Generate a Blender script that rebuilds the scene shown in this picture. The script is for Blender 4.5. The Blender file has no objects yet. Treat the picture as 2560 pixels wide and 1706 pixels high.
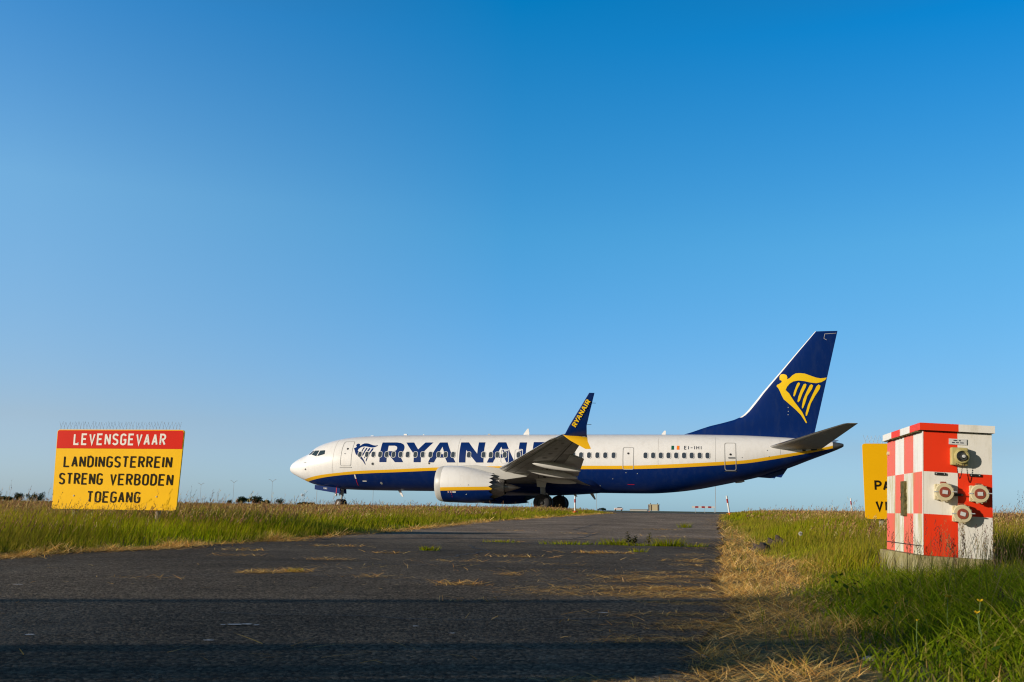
import bpy, bmesh, math, random
import numpy as np
from mathutils import Matrix, Vector
PI = math.pi
R = math.radians
sc = bpy.context.scene
COL = sc.collection
random.seed(7)
rng = np.random.default_rng(11)

# ------------------------------------------------------------------ camera, sky, sun, exposure
CAM_H = 0.45
cd = bpy.data.cameras.new("camera")
cd.lens = 35.0
cd.sensor_width = 36.0
cd.clip_start = 0.05
cd.clip_end = 20000
cd.dof.use_dof = True
cd.dof.focus_distance = 45.0
cd.dof.aperture_fstop = 10.0
cam = bpy.data.objects.new("camera", cd)
COL.objects.link(cam)
cam.matrix_world = (Matrix.Translation((0, 0, CAM_H)) @ Matrix.Rotation(PI/2 + math.atan(420/2489), 4, 'X')
                    @ Matrix.Rotation(R(0.8), 4, 'Z'))
sc.camera = cam

SUN_AZ = R(64)      # to the left of straight-behind
SUN_EL = R(14.5)
to_sun = Vector((-math.sin(SUN_AZ)*math.cos(SUN_EL), -math.cos(SUN_AZ)*math.cos(SUN_EL), math.sin(SUN_EL)))
w = bpy.data.worlds.new("World")
sc.world = w
w.use_nodes = True
nt = w.node_tree
bg = nt.nodes["Background"]
sky = nt.nodes.new("ShaderNodeTexSky")
sky.sky_type = 'NISHITA'
sky.sun_disc = False
sky.sun_elevation = SUN_EL
sky.sun_rotation = math.atan2(to_sun.x, to_sun.y)
sky.air_density = 1.0
sky.dust_density = 0.3
sky.ozone_density = 3.0
# sky filter by height and side; unseen zenith and rear dimmed to cut fill
tcw = nt.nodes.new("ShaderNodeTexCoord")
sep = nt.nodes.new("ShaderNodeSeparateXYZ")
nt.links.new(tcw.outputs['Generated'], sep.inputs[0])
def sky_ramp(stops):
    cr = nt.nodes.new("ShaderNodeValToRGB")
    e = cr.color_ramp.elements
    e[0].position, e[0].color = stops[0][0], (*[c/2.2 for c in stops[0][1]], 1)
    e[1].position, e[1].color = stops[-1][0], (*[c/2.2 for c in stops[-1][1]], 1)
    for p, c in stops[1:-1]:
        q = e.new(p)
        q.color = (*[v/2.2 for v in c], 1)
    nt.links.new(sep.outputs['Z'], cr.inputs[0])
    return cr.outputs[0]
r_mid = sky_ramp([(0.0, (.60, 1.05, 1.95)), (.012, (.62, 1.03, 1.85)), (.06, (.74, .93, 1.38)), (.27, (.46, 1.27, 1.56)), (.477, (.02, 1.22, 1.74)), (.62, (.42, .55, .62)), (1.0, (.45, .48, .45))])
r_left = sky_ramp([(0.0, (.75, 1.1, 2.0)), (.015, (.85, 1.1, 1.8)), (.08, (1.12, 1.12, 1.38)), (.29, (1.30, 1.80, 1.88)), (.45, (.53, 1.55, 2.03)), (.62, (.5, .58, .6)), (1.0, (.45, .48, .45))])
r_right = sky_ramp([(0.0, (.55, .9, 1.6)), (.012, (.55, .85, 1.5)), (.06, (.60, .75, 1.06)), (.25, (.47, 1.10, 1.31)), (.44, (.02, 1.05, 1.58)), (.62, (.42, .55, .62)), (1.0, (.45, .48, .45))])
def side(k, ax='X'):
    m = nt.nodes.new("ShaderNodeMath"); m.operation = 'MULTIPLY'; m.use_clamp = True
    nt.links.new(sep.outputs[ax], m.inputs[0]); m.inputs[1].default_value = k
    return m.outputs[0]
def wmix(f, a, b, mode='MIX'):
    m = nt.nodes.new("ShaderNodeMix"); m.data_type = 'RGBA'; m.blend_type = mode
    if hasattr(f, 'is_output'): nt.links.new(f, m.inputs[0])
    else: m.inputs[0].default_value = f
    nt.links.new(a, m.inputs[6]); nt.links.new(b, m.inputs[7])
    return m.outputs[2]
filt = wmix(side(2.3), wmix(side(-2.3), r_mid, r_left), r_right)
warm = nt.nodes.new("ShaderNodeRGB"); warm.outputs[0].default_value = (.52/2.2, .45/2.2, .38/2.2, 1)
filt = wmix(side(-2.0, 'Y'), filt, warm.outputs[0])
vm = nt.nodes.new("ShaderNodeVectorMath"); vm.operation = 'SCALE'
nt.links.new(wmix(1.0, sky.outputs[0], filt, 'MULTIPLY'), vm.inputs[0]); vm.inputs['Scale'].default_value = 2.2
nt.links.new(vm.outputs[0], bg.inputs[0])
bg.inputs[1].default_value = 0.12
sd = bpy.data.lights.new("sun", 'SUN')
sd.energy = 5.0
sd.angle = R(0.5)
sd.color = (1.0, 0.885, 0.74)
sun = bpy.data.objects.new("sun", sd)
COL.objects.link(sun)
sun.rotation_euler = to_sun.to_track_quat('Z', 'Y').to_euler()
sc.view_settings.view_transform = 'Standard'
sc.view_settings.look = 'None'
sc.view_settings.exposure = 0.0
sc.view_settings.gamma = 1.0
sc.cycles.filter_width = 1.15

# ------------------------------------------------------------------ materials
def mat(name, col, rough=0.6, metal=0.0, coat=0.0, var=0.0, vscale=3.0, bump=0.0, bscale=40.0, spec=0.5):
    m = bpy.data.materials.new(name)
    m.use_nodes = True
    t = m.node_tree
    b = t.nodes["Principled BSDF"]
    b.inputs['Base Color'].default_value = (*col, 1)
    b.inputs['Roughness'].default_value = rough
    b.inputs['Metallic'].default_value = metal
    b.inputs['Coat Weight'].default_value = coat
    b.inputs['Coat Roughness'].default_value = 0.08
    b.inputs['Specular IOR Level'].default_value = spec
    tc = t.nodes.new("ShaderNodeTexCoord")
    if var > 0:
        n = t.nodes.new("ShaderNodeTexNoise")
        n.inputs['Scale'].default_value = vscale
        n.inputs['Detail'].default_value = 8
        n.inputs['Roughness'].default_value = 0.65
        t.links.new(tc.outputs['Object'], n.inputs['Vector'])
        mx = t.nodes.new("ShaderNodeMix")
        mx.data_type = 'RGBA'
        mx.inputs[6].default_value = (*[c*(1-var) for c in col], 1)
        mx.inputs[7].default_value = (*[min(1, c*(1+var)) for c in col], 1)
        t.links.new(n.outputs[0], mx.inputs[0])
        t.links.new(mx.outputs[2], b.inputs['Base Color'])
    if bump > 0:
        n2 = t.nodes.new("ShaderNodeTexNoise")
        n2.inputs['Scale'].default_value = bscale
        n2.inputs['Detail'].default_value = 6
        t.links.new(tc.outputs['Object'], n2.inputs['Vector'])
        bp = t.nodes.new("ShaderNodeBump")
        bp.inputs['Strength'].default_value = bump
        bp.inputs['Distance'].default_value = 0.02
        t.links.new(n2.outputs[0], bp.inputs['Height'])
        t.links.new(bp.outputs[0], b.inputs['Normal'])
    return m

def ramp_mat(name, stops, scale, rough=0.8, detail=8, coord='Object', stretch=(1, 1, 1), bump=0.0, bscale=60.0):
    m = bpy.data.materials.new(name)
    m.use_nodes = True
    t = m.node_tree
    b = t.nodes["Principled BSDF"]
    b.inputs['Roughness'].default_value = rough
    b.inputs['Specular IOR Level'].default_value = 0.3
    tc = t.nodes.new("ShaderNodeTexCoord")
    mp = t.nodes.new("ShaderNodeMapping")
    mp.inputs['Scale'].default_value = stretch
    t.links.new(tc.outputs[coord], mp.inputs[0])
    n = t.nodes.new("ShaderNodeTexNoise")
    n.inputs['Scale'].default_value = scale
    n.inputs['Detail'].default_value = detail
    n.inputs['Roughness'].default_value = 0.7
    t.links.new(mp.outputs[0], n.inputs['Vector'])
    cr = t.nodes.new("ShaderNodeValToRGB")
    e = cr.color_ramp.elements
    e[0].position, e[0].color = stops[0][0], (*stops[0][1], 1)
    e[1].position, e[1].color = stops[-1][0], (*stops[-1][1], 1)
    for p, c in stops[1:-1]:
        x = e.new(p)
        x.color = (*c, 1)
    t.links.new(n.outputs[0], cr.inputs[0])
    t.links.new(cr.outputs[0], b.inputs['Base Color'])
    if bump > 0:
        n2 = t.nodes.new("ShaderNodeTexNoise")
        n2.inputs['Scale'].default_value = bscale
        n2.inputs['Detail'].default_value = 5
        t.links.new(mp.outputs[0], n2.inputs['Vector'])
        bp = t.nodes.new("ShaderNodeBump")
        bp.inputs['Strength'].default_value = bump
        bp.inputs['Distance'].default_value = 0.02
        t.links.new(n2.outputs[0], bp.inputs['Height'])
        t.links.new(bp.outputs[0], b.inputs['Normal'])
    return m

def plant_mat(name, trans=0.35, rough=0.6):
    m = bpy.data.materials.new(name)
    m.use_nodes = True
    t = m.node_tree
    t.nodes.remove(t.nodes["Principled BSDF"])
    out = t.nodes["Material Output"]
    a = t.nodes.new("ShaderNodeAttribute")
    a.attribute_name = "col"
    d = t.nodes.new("ShaderNodeBsdfDiffuse")
    tr = t.nodes.new("ShaderNodeBsdfTranslucent")
    mx = t.nodes.new("ShaderNodeMixShader")
    mx.inputs[0].default_value = trans
    t.links.new(a.outputs['Color'], d.inputs['Color'])
    t.links.new(a.outputs['Color'], tr.inputs['Color'])
    t.links.new(d.outputs[0], mx.inputs[1])
    t.links.new(tr.outputs[0], mx.inputs[2])
    t.links.new(mx.outputs[0], out.inputs['Surface'])
    return m

NAVY_C = (0.001, 0.017, 0.115)
M = dict(
    white=mat("white_paint", (0.77, 0.765, 0.75), 0.3, coat=0.3, var=0.035, vscale=0.8),
    navy=mat("navy_paint", NAVY_C, 0.3, coat=0.0, var=0.12, vscale=0.7, spec=0.22),
    letter=mat("letter_blue", (0.001, 0.022, 0.13), 0.45, spec=0.15),
    yellow=mat("stripe_yellow", (0.80, 0.44, 0.008), 0.35, coat=0.2, var=0.04, vscale=1.0),
    emblem=mat("emblem_yellow", (0.84, 0.55, 0.006), 0.4),
    glass=mat("dark_glass", (0.045, 0.06, 0.08), 0.12, spec=0.6),
    cockpit=mat("cockpit_glass", (0.03, 0.05, 0.06), 0.05, spec=0.8),
    frame=mat("window_frame", (0.55, 0.56, 0.57), 0.4),
    seam=mat("door_seam", (0.42, 0.42, 0.41), 0.5),
    seam_d=mat("door_seam_dark", (0.20, 0.21, 0.22), 0.5),
    black=mat("black_detail", (0.012, 0.012, 0.013), 0.5),
    metal=mat("bare_metal", (0.62, 0.62, 0.62), 0.28, metal=1.0, var=0.08, vscale=4),
    dmetal=mat("dark_metal", (0.22, 0.21, 0.20), 0.38, metal=0.9, var=0.2, vscale=5),
    tail=mat("tail_cone_grey", (0.10, 0.11, 0.12), 0.4, metal=0.4),
    wgrey=mat("wing_grey", (0.27, 0.265, 0.245), 0.4, var=0.12, vscale=1.2),
    wseam=mat("wing_seam", (0.06, 0.058, 0.052), 0.6),
    wpanel=mat("wing_panel", (0.15, 0.145, 0.13), 0.5, var=0.2, vscale=3),
    wlight=mat("fairing_grey", (0.46, 0.455, 0.43), 0.4, var=0.07, vscale=2),
    rubber=mat("tyre_rubber", (0.018, 0.018, 0.02), 0.8, var=0.2, vscale=8),
    hub=mat("wheel_hub", (0.45, 0.44, 0.40), 0.45, metal=0.3, var=0.15, vscale=12),
    hub_shade=mat("shaded_hub", (0.03, 0.03, 0.032), 0.5),  # dark colour stands in for the shade on the main-wheel hubs
    gear=mat("gear_grey", (0.32, 0.33, 0.33), 0.45, var=0.2, vscale=10),
    red=mat("red_mark", (0.55, 0.01, 0.05), 0.4),
    green=mat("flag_green", (0.005, 0.10, 0.06), 0.4),
    orange=mat("flag_orange", (0.85, 0.20, 0.01), 0.4),
    ink=mat("registration_ink", (0.02, 0.03, 0.05), 0.5, spec=0.2),
)

# ------------------------------------------------------------------ mesh helpers
class MB:
    def __init__(s):
        s.v, s.f, s.m = [], [], []
    def add(s, vs, fs, mi=0):
        o = len(s.v)
        s.v += [tuple(p) for p in vs]
        for f in fs:
            s.f.append([i+o for i in f])
            s.m.append(mi)
        return s
    def box(s, c, size, mi=0, rot=None):
        hx, hy, hz = size[0]/2, size[1]/2, size[2]/2
        vs = [Vector((x, y, z)) for x in (-hx, hx) for y in (-hy, hy) for z in (-hz, hz)]
        if rot is not None:
            vs = [rot @ p for p in vs]
        vs = [p+Vector(c) for p in vs]
        return s.add(vs, [(0, 1, 3, 2), (4, 6, 7, 5), (0, 4, 5, 1), (2, 3, 7, 6), (0, 2, 6, 4), (1, 5, 7, 3)], mi)
    def tube(s, pts, r, n=8, mi=0, cap=True):
        pts = [Vector(p) for p in pts]
        rs = r if isinstance(r, (list, tuple)) else [r]*len(pts)
        rings = []
        ref = None
        for i, p in enumerate(pts):
            d = (pts[min(i+1, len(pts)-1)]-pts[max(i-1, 0)]).normalized()
            if ref is None:
                ref = Vector((0, 0, 1)) if abs(d.z) < 0.9 else Vector((1, 0, 0))
            a = d.cross(ref).normalized()
            b = d.cross(a).normalized()
            ref = -a.cross(d) if False else ref
            rings.append([p+a*math.cos(2*PI*k/n)*rs[i]+b*math.sin(2*PI*k/n)*rs[i] for k in range(n)])
        vs = [q for ring in rings for q in ring]
        fs = []
        for i in range(len(rings)-1):
            for k in range(n):
                k2 = (k+1) % n
                fs.append((i*n+k, i*n+k2, (i+1)*n+k2, (i+1)*n+k))
        if cap:
            fs.append(tuple(range(n)))
            fs.append(tuple(range((len(rings)-1)*n, len(rings)*n))[::-1])
        return s.add(vs, fs, mi)
    def lathe(s, prof, axis='y', c=(0, 0, 0), n=32, mis=None, mat3=None):
        """prof: (along, radius) list"""
        vs = []
        for a, r in prof:
            for k in range(n):
                t = 2*PI*k/n
                q = {'x': (a, r*math.cos(t), r*math.sin(t)), 'y': (r*math.cos(t), a, r*math.sin(t)), 'z': (r*math.cos(t), r*math.sin(t), a)}[axis]
                q = Vector(q)
                if mat3 is not None:
                    q = mat3 @ q
                vs.append(q+Vector(c))
        for i in range(len(prof)-1):
            fs = [(i*n+k, i*n+(k+1) % n, (i+1)*n+(k+1) % n, (i+1)*n+k) for k in range(n)]
            o = len(s.v)
            if i == 0:
                base = o
                s.v += [tuple(p) for p in vs]
            for f in fs:
                s.f.append([x+base for x in f])
                s.m.append(mis[i] if mis else 0)
        return s
    def build(s, name, mats, parent=None, smooth=False, angle=None, bevel=0.0, weld=False):
        me = bpy.data.meshes.new(name)
        me.from_pydata(s.v, [], s.f)
        ms = mats if isinstance(mats, (list, tuple)) else [mats]
        for x in ms:
            me.materials.append(x)
        me.polygons.foreach_set("material_index", s.m)
        bm = bmesh.new()
        bm.from_mesh(me)
        if weld:
            bmesh.ops.remove_doubles(bm, verts=bm.verts, dist=1e-4)
            bmesh.ops.dissolve_degenerate(bm, edges=bm.edges, dist=1e-5)
        bmesh.ops.recalc_face_normals(bm, faces=bm.faces)
        if bevel > 0:
            bmesh.ops.bevel(bm, geom=[e for e in bm.edges], offset=bevel, segments=2, affect='EDGES', profile=0.6)
        bm.to_mesh(me)
        bm.free()
        if smooth:
            me.polygons.foreach_set("use_smooth", [True]*len(me.polygons))
            if angle is not None:
                me.set_sharp_from_angle(angle=R(angle))
        o = bpy.data.objects.new(name, me)
        COL.objects.link(o)
        if parent is not None:
            o.parent = parent
        return o

def tag(o, label=None, cat=None, group=None, kind=None):
    if label: o["label"] = label
    if cat: o["category"] = cat
    if group: o["group"] = group
    if kind: o["kind"] = kind
    return o

def empty(name, loc, rz=0.0, label=None, cat=None, group=None, rx=0.0, ry=0.0):
    o = bpy.data.objects.new(name, None)
    COL.objects.link(o)
    o.empty_display_size = 0.3
    o.location = loc
    o.rotation_euler = (rx, ry, rz)
    return tag(o, label, cat, group)

def pchip(xs, ys):
    xs = np.array(xs, float); ys = np.array(ys, float)
    h = np.diff(xs); d = np.diff(ys)/h
    m = np.zeros_like(xs)
    for i in range(1, len(xs)-1):
        if d[i-1]*d[i] > 0:
            w1 = 2*h[i]+h[i-1]; w2 = h[i]+2*h[i-1]
            m[i] = (w1+w2)/(w1/d[i-1]+w2/d[i])
    m[0] = d[0]; m[-1] = d[-1]
    def f(x):
        x = min(max(x, xs[0]), xs[-1])
        i = min(max(int(np.searchsorted(xs, x))-1, 0), len(h)-1)
        t = (x-xs[i])/h[i]; t2 = t*t; t3 = t2*t
        return float((2*t3-3*t2+1)*ys[i]+(t3-2*t2+t)*h[i]*m[i]+(-2*t3+3*t2)*ys[i+1]+(t3-t2)*h[i]*m[i+1])
    return f

# stroke lettering: centre lines in a box of width w and height 1
def arc(cx, cy, rx, ry, a0, a1, n=7):
    return [(cx+rx*math.cos(R(a0+(a1-a0)*k/n)), cy+ry*math.sin(R(a0+(a1-a0)*k/n))) for k in range(n+1)]
def glyph(c, w):
    h = w/2
    G = {
        'L': [[(0, 1), (0, 0), (w, 0)]],
        'E': [[(w, 1), (0, 1), (0, 0), (w, 0)], [(0, .52), (.85*w, .52)]],
        'V': [[(0, 1), (h, 0), (w, 1)]],
        'N': [[(0, 0), (0, 1)], [(0, 1), (w, 0)], [(w, 0), (w, 1)]],
        'A': [[(0, 0), (h, 1)], [(h, 1), (w, 0)], [(.2*w, .3), (.8*w, .3)]],
        'T': [[(0, 1), (w, 1)], [(h, 1), (h, 0)]],
        'I': [[(h, 1), (h, 0)]],
        'H': [[(0, 1), (0, 0)], [(w, 1), (w, 0)], [(0, .5), (w, .5)]],
        '-': [[(0, .48), (w, .48)]],
        'O': [arc(h, 1-h, h, h, 180, 0, 10)+arc(h, h, h, h, 0, -180, 10)+[(0, 1-h)]],
        'S': [arc(h, 1-h, h, h, 15, 180, 8)+[(0.05*w, .63), (.22*w, .56), (.78*w, .44), (.95*w, .37)]+arc(h, h, h, h, 0, -165, 8)],
        'G': [arc(h, 1-h, h, h, 15, 180, 8)+arc(h, h, h, h, 180, 360, 10)+[(w, .46), (.55*w, .46)]],
        'D': [[(0, 0), (0, 1), (.4*w, 1)]+arc(.4*w, .72, .6*w, .28, 90, 0, 6)+arc(.4*w, .28, .6*w, .28, 0, -90, 6)+[(0, 0)]],
        'R': [[(0, 0), (0, 1), (.5*w, 1)]+arc(.5*w, .755, .5*w, .245, 80, -90, 8)+[(0, .51)], [(.45*w, .51), (w, 0)]],
        'P': [[(0, 0), (0, 1), (.5*w, 1)]+arc(.5*w, .745, .5*w, .255, 80, -90, 8)+[(0, .49)]],
        'B': [[(0, 0), (0, 1), (.45*w, 1)]+arc(.45*w, .765, .5*w, .235, 80, -90, 7)+[(0, .53)], [(.4*w, .53), (.5*w, .53)]+arc(.5*w, .265, .5*w, .265, 80, -90, 7)+[(0, 0)]],
    }
    return G[c]
def stroke_strip(pts, hw_):
    P = [Vector(p) for p in pts]
    L_, R_ = [], []
    n = len(P)
    for i in range(n):
        if i == 0: d0 = d1 = (P[1]-P[0]).normalized()
        elif i == n-1: d0 = d1 = (P[-1]-P[-2]).normalized()
        else:
            d0 = (P[i]-P[i-1]).normalized(); d1 = (P[i+1]-P[i]).normalized()
        n0 = Vector((-d0.y, d0.x)); n1 = Vector((-d1.y, d1.x))
        b = n0+n1
        if b.length < 1e-6: b = n0
        b.normalize()
        k = hw_/max(b.dot(n0), 0.45)
        L_.append(P[i]+b*k); R_.append(P[i]-b*k)
    return L_, R_
ADV = {'I': 0.0, '-': 0.8}
def text_strokes(mb, text, x0, x1, z0, z1, put, wr=0.5, sw=0.15, gap=0.26, space=0.62, mi=0, step=0.0003):
    """put(u, v, depth) maps text plane to 3-D; strokes fill x0..x1 by z0..z1."""
    H = z1-z0
    adv, xs = 0.0, []
    inner = 1-sw
    for c in text:
        if c == ' ':
            adv += space
            continue
        wc = (sw if c == 'I' else (0.36+sw if c == '-' else wr+sw))
        xs.append((c, adv, wc))
        adv += wc+gap
    tot = adv-gap
    kx = (x1-x0)/(tot*H)
    lay = 0
    for c, a, wc in xs:
        w_ = wc-sw
        for st in glyph(c, w_ if w_ > 0 else 0.0):
            pts = [((a+sw/2+p[0]), (p[1]*inner+sw/2)) for p in st]
            st_pts = [(p[0]*H*kx, p[1]*H) for p in pts]
            # lengthen free butt ends of straight strokes a little so that terminals are square
            L_, R_ = stroke_strip(st_pts, sw*H/2)
            dep = step*(lay % 5)
            lay += 1
            vs = [put(x0+p.x, z0+p.y, dep) for p in L_]+[put(x0+p.x, z0+p.y, dep) for p in R_]
            n = len(L_)
            mb.add(vs, [(i, i+1, n+i+1, n+i) for i in range(n-1)], mi)

def poly_bm(loops, zcuts=(), xcuts=()):
    """filled polygon(s) with holes in the (s, z) plane as a bmesh"""
    bm = bmesh.new()
    es = []
    for lp in loops:
        vs = [bm.verts.new((p[0], 0, p[1])) for p in lp]
        for i in range(len(vs)):
            es.append(bm.edges.new((vs[i], vs[(i+1) % len(vs)])))
    bmesh.ops.triangle_fill(bm, use_beauty=True, use_dissolve=False, edges=es, normal=(0, -1, 0))
    for zc in zcuts:
        bmesh.ops.bisect_plane(bm, geom=bm.verts[:]+bm.edges[:]+bm.faces[:], plane_co=(0, 0, zc), plane_no=(0, 0, 1), dist=1e-4)
    for xc in xcuts:
        bmesh.ops.bisect_plane(bm, geom=bm.verts[:]+bm.edges[:]+bm.faces[:], plane_co=(xc, 0, 0), plane_no=(1, 0, 0), dist=1e-4)
    return bm

def finish_bm(bm, name, mats, parent, smooth=True):
    for f in bm.faces:
        f.normal_update()
        if f.normal.y > 0: f.normal_flip()
    me = bpy.data.meshes.new(name)
    bm.to_mesh(me)
    bm.free()
    for x in (mats if isinstance(mats, (list, tuple)) else [mats]):
        me.materials.append(x)
    if smooth: me.polygons.foreach_set("use_smooth", [True]*len(me.polygons))
    o = bpy.data.objects.new(name, me)
    COL.objects.link(o)
    o.parent = parent
    return o

def rrect(x0, x1, z0, z1, r, n=4):
    p = []
    for cx, cz, a in ((x1-r, z1-r, 0), (x0+r, z1-r, 90), (x0+r, z0+r, 180), (x1-r, z0+r, 270)):
        for k in range(n+1):
            t = R(a+90*k/n)
            p.append((cx+r*math.cos(t), cz+r*math.sin(t)))
    return p

# ------------------------------------------------------------------ the lie of the land
TH = R(13.8)
U = Vector((math.cos(TH), -math.sin(TH), 0))
V = Vector((math.sin(TH), math.cos(TH), 0))
GZ = 0.31
def Tn(x, y):
    q = x*math.sin(TH)+y*math.cos(TH)
    t = np.clip((q-4)/42, 0, 1)
    return GZ*(3*t*t-2*t**3)
def T(x, y):
    return float(Tn(np.array(x, float), np.array(y, float)))
# road edges (x as a function of y)
RL = np.array([(-12, -25), (-9.5, -5), (-6.3, 3), (-4.25, 8.1), (-3.62, 10.0), (-3.0, 12.0), (-2.4, 14.8), (-1.85, 17.6), (-0.7, 24.0), (0.95, 29.8), (2.7, 36.8), (3.9, 42.5), (5.0, 48), (2.0, 54), (-8, 58), (-60, 70)])
RR = np.array([(-0.9, -25), (-0.3, -5), (0.15, 2), (0.5, 3.4), (0.85, 4.5), (1.0, 5.5), (1.3, 7.1), (1.6, 8.4), (2.2, 11.4), (3.1, 15.4), (4.2, 21.2), (6.05, 30), (8.2, 40), (10.0, 48), (15, 52), (24, 50.5), (70, 40)])
def rl(y): return np.interp(y, RL[:14, 1], RL[:14, 0])
def rr(y): return np.interp(y, RR[:15, 1], RR[:15, 0])
SG = np.array([(0.9, 1.5), (0.98, 2.8), (1.3, 4.25), (1.5, 5.3), (2.0, 6.9), (2.45, 8.3), (2.5, 10.2), (3.1, 13), (4.2, 18.7), (6.3, 30.2), (8.4, 40), (10.2, 48)])
def sg(y): return np.interp(y, SG[:, 1], SG[:, 0])

# ground
soil = ramp_mat("meadow_soil", [(0.3, (0.035, 0.04, 0.012)), (0.5, (0.075, 0.075, 0.022)), (0.7, (0.12, 0.095, 0.04))], 0.9, 0.95, bump=0.6, bscale=25)
def grid_sheet(name, xs, ys, zf, m, kind="structure"):
    X, Y = np.meshgrid(xs, ys)
    Z = zf(X, Y)
    n, k = len(xs), len(ys)
    vs = np.stack([X.ravel(), Y.ravel(), Z.ravel()], 1)
    i = np.arange((k-1)*n).reshape(k-1, n)[:, :-1].ravel()
    fs = np.stack([i, i+1, i+n+1, i+n], 1)
    me = bpy.data.meshes.new(name)
    me.from_pydata(vs.tolist(), [], fs.tolist())
    me.polygons.foreach_set("use_smooth", [True]*len(me.polygons))
    me.materials.append(m)
    o = bpy.data.objects.new(name, me)
    COL.objects.link(o)
    return tag(o, kind=kind)
gx = np.concatenate([-np.geomspace(60, 6000, 14)[::-1], np.linspace(-50, 50, 81), np.geomspace(60, 6000, 14)])
gy = np.concatenate([-np.geomspace(30, 3000, 10)[::-1], np.linspace(-24, 70, 95), np.geomspace(76, 9000, 24)])
def ground_z(x, y):
    off = np.clip(np.maximum(rl(y)-x, x-rr(y)), 0, 1)
    bumps = 0.02*np.sin(x*1.7+np.sin(y*0.9))*np.cos(y*1.3)+0.015*np.sin(x*0.6+2)*np.sin(y*0.37)
    near = np.clip((75-y)/10, 0, 1)*np.clip((y+25)/4, 0, 1)
    return Tn(x, y)-0.02+off*(0.035+bumps)*near
grid_sheet("ground", gx, gy, ground_z, soil)

# road: a sheet between the two edges
def asphalt(name, base, speck):
    m = bpy.data.materials.new(name)
    m.use_nodes = True
    t = m.node_tree
    b = t.nodes["Principled BSDF"]
    b.inputs['Roughness'].default_value = 0.9
    b.inputs['Specular IOR Level'].default_value = 0.04
    tc = t.nodes.new("ShaderNodeTexCoord")
    def noise(scale, detail, rough=0.6, stretch=None):
        n = t.nodes.new("ShaderNodeTexNoise")
        n.inputs['Scale'].default_value = scale
        n.inputs['Detail'].default_value = detail
        n.inputs['Roughness'].default_value = rough
        if stretch:
            mp = t.nodes.new("ShaderNodeMapping")
            mp.inputs['Scale'].default_value = stretch
            t.links.new(tc.outputs['Object'], mp.inputs[0])
            t.links.new(mp.outputs[0], n.inputs['Vector'])
        else:
            t.links.new(tc.outputs['Object'], n.inputs['Vector'])
        return n
    def ramp(src, stops):
        cr = t.nodes.new("ShaderNodeValToRGB")
        e = cr.color_ramp.elements
        e[0].position, e[0].color = stops[0][0], (*stops[0][1], 1)
        e[1].position, e[1].color = stops[-1][0], (*stops[-1][1], 1)
        for p, c in stops[1:-1]:
            q = e.new(p); q.color = (*c, 1)
        t.links.new(src, cr.inputs[0])
        return cr
    def mix(fac, a, bb, mode='MIX'):
        mx = t.nodes.new("ShaderNodeMix")
        mx.data_type = 'RGBA'
        mx.blend_type = mode
        for sock, v in ((0, fac), (6, a), (7, bb)):
            if hasattr(v, 'is_output'): t.links.new(v, mx.inputs[sock])
            elif isinstance(v, tuple): mx.inputs[sock].default_value = (*v, 1)
            else: mx.inputs[sock].default_value = v
        return mx.outputs[2]
    big = ramp(noise(0.55, 6).outputs[0], [(0.3, tuple(c*0.58 for c in base)), (0.5, base), (0.72, tuple(c*1.5 for c in base))])
    vo = t.nodes.new("ShaderNodeTexVoronoi")
    vo.inputs['Scale'].default_value = 88
    t.links.new(tc.outputs['Object'], vo.inputs['Vector'])
    stone = ramp(vo.outputs['Color'], [(0.1, (0.25, 0.25, 0.26)), (0.55, (0.9, 0.9, 0.9)), (0.95, (2.4, 2.3, 2.15))])
    c1 = mix(1.0, big.outputs[0], stone.outputs[0], 'MULTIPLY')
    pale = ramp(noise(170, 2).outputs[0], [(0.66, (0, 0, 0)), (0.72, (1, 1, 1))])
    c2 = mix(pale.outputs[0], c1, speck)
    dust = ramp(noise(1.3, 8, 0.75, (1.0, 0.35, 1)).outputs[0], [(0.53, (0, 0, 0)), (0.78, (0.6, 0.6, 0.6))])
    c3 = mix(dust.outputs[0], c2, (0.17, 0.15, 0.12))
    tan_ = ramp(noise(5, 9, 0.8, (0.5, 1.6, 1)).outputs[0], [(0.645, (0, 0, 0)), (0.74, (0.8, 0.8, 0.8))])
    c4a = mix(tan_.outputs[0], c3, (0.26, 0.19, 0.10))
    dark = ramp(noise(2.1, 7, 0.7, (0.5, 1.2, 1)).outputs[0], [(0.56, (0, 0, 0)), (0.74, (0.7, 0.7, 0.7))])
    c4 = mix(dark.outputs[0], c4a, (0.030, 0.026, 0.022))
    # base colour made paler with distance along the road
    sp = t.nodes.new("ShaderNodeSeparateXYZ"); t.links.new(tc.outputs['Object'], sp.inputs[0])
    mr = t.nodes.new("ShaderNodeMapRange"); mr.inputs[1].default_value = 12.2; mr.inputs[2].default_value = 15.5
    t.links.new(sp.outputs['Y'], mr.inputs[0])
    c5 = mix(1.0, c4, (2.35, 2.2, 2.15), 'MULTIPLY')
    c6 = mix(mr.outputs[0], c4, c5)
    t.links.new(c6, b.inputs['Base Color'])
    n2 = noise(95, 4)
    ad = t.nodes.new("ShaderNodeMath"); ad.operation = 'MULTIPLY_ADD'
    t.links.new(vo.outputs['Distance'], ad.inputs[0]); ad.inputs[1].default_value = -0.8
    t.links.new(n2.outputs[0], ad.inputs[2])
    bp = t.nodes.new("ShaderNodeBump")
    bp.inputs['Strength'].default_value = 0.7
    bp.inputs['Distance'].default_value = 0.005
    t.links.new(ad.outputs[0], bp.inputs['Height'])
    t.links.new(bp.outputs[0], b.inputs['Normal'])
    return m
M['asphalt'] = asphalt("old_asphalt", (0.092, 0.076, 0.057), (0.34, 0.30, 0.24))
M['taxi'] = asphalt("taxiway_asphalt", (0.11, 0.10, 0.09), (0.2, 0.19, 0.18))
mb = MB()
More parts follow.
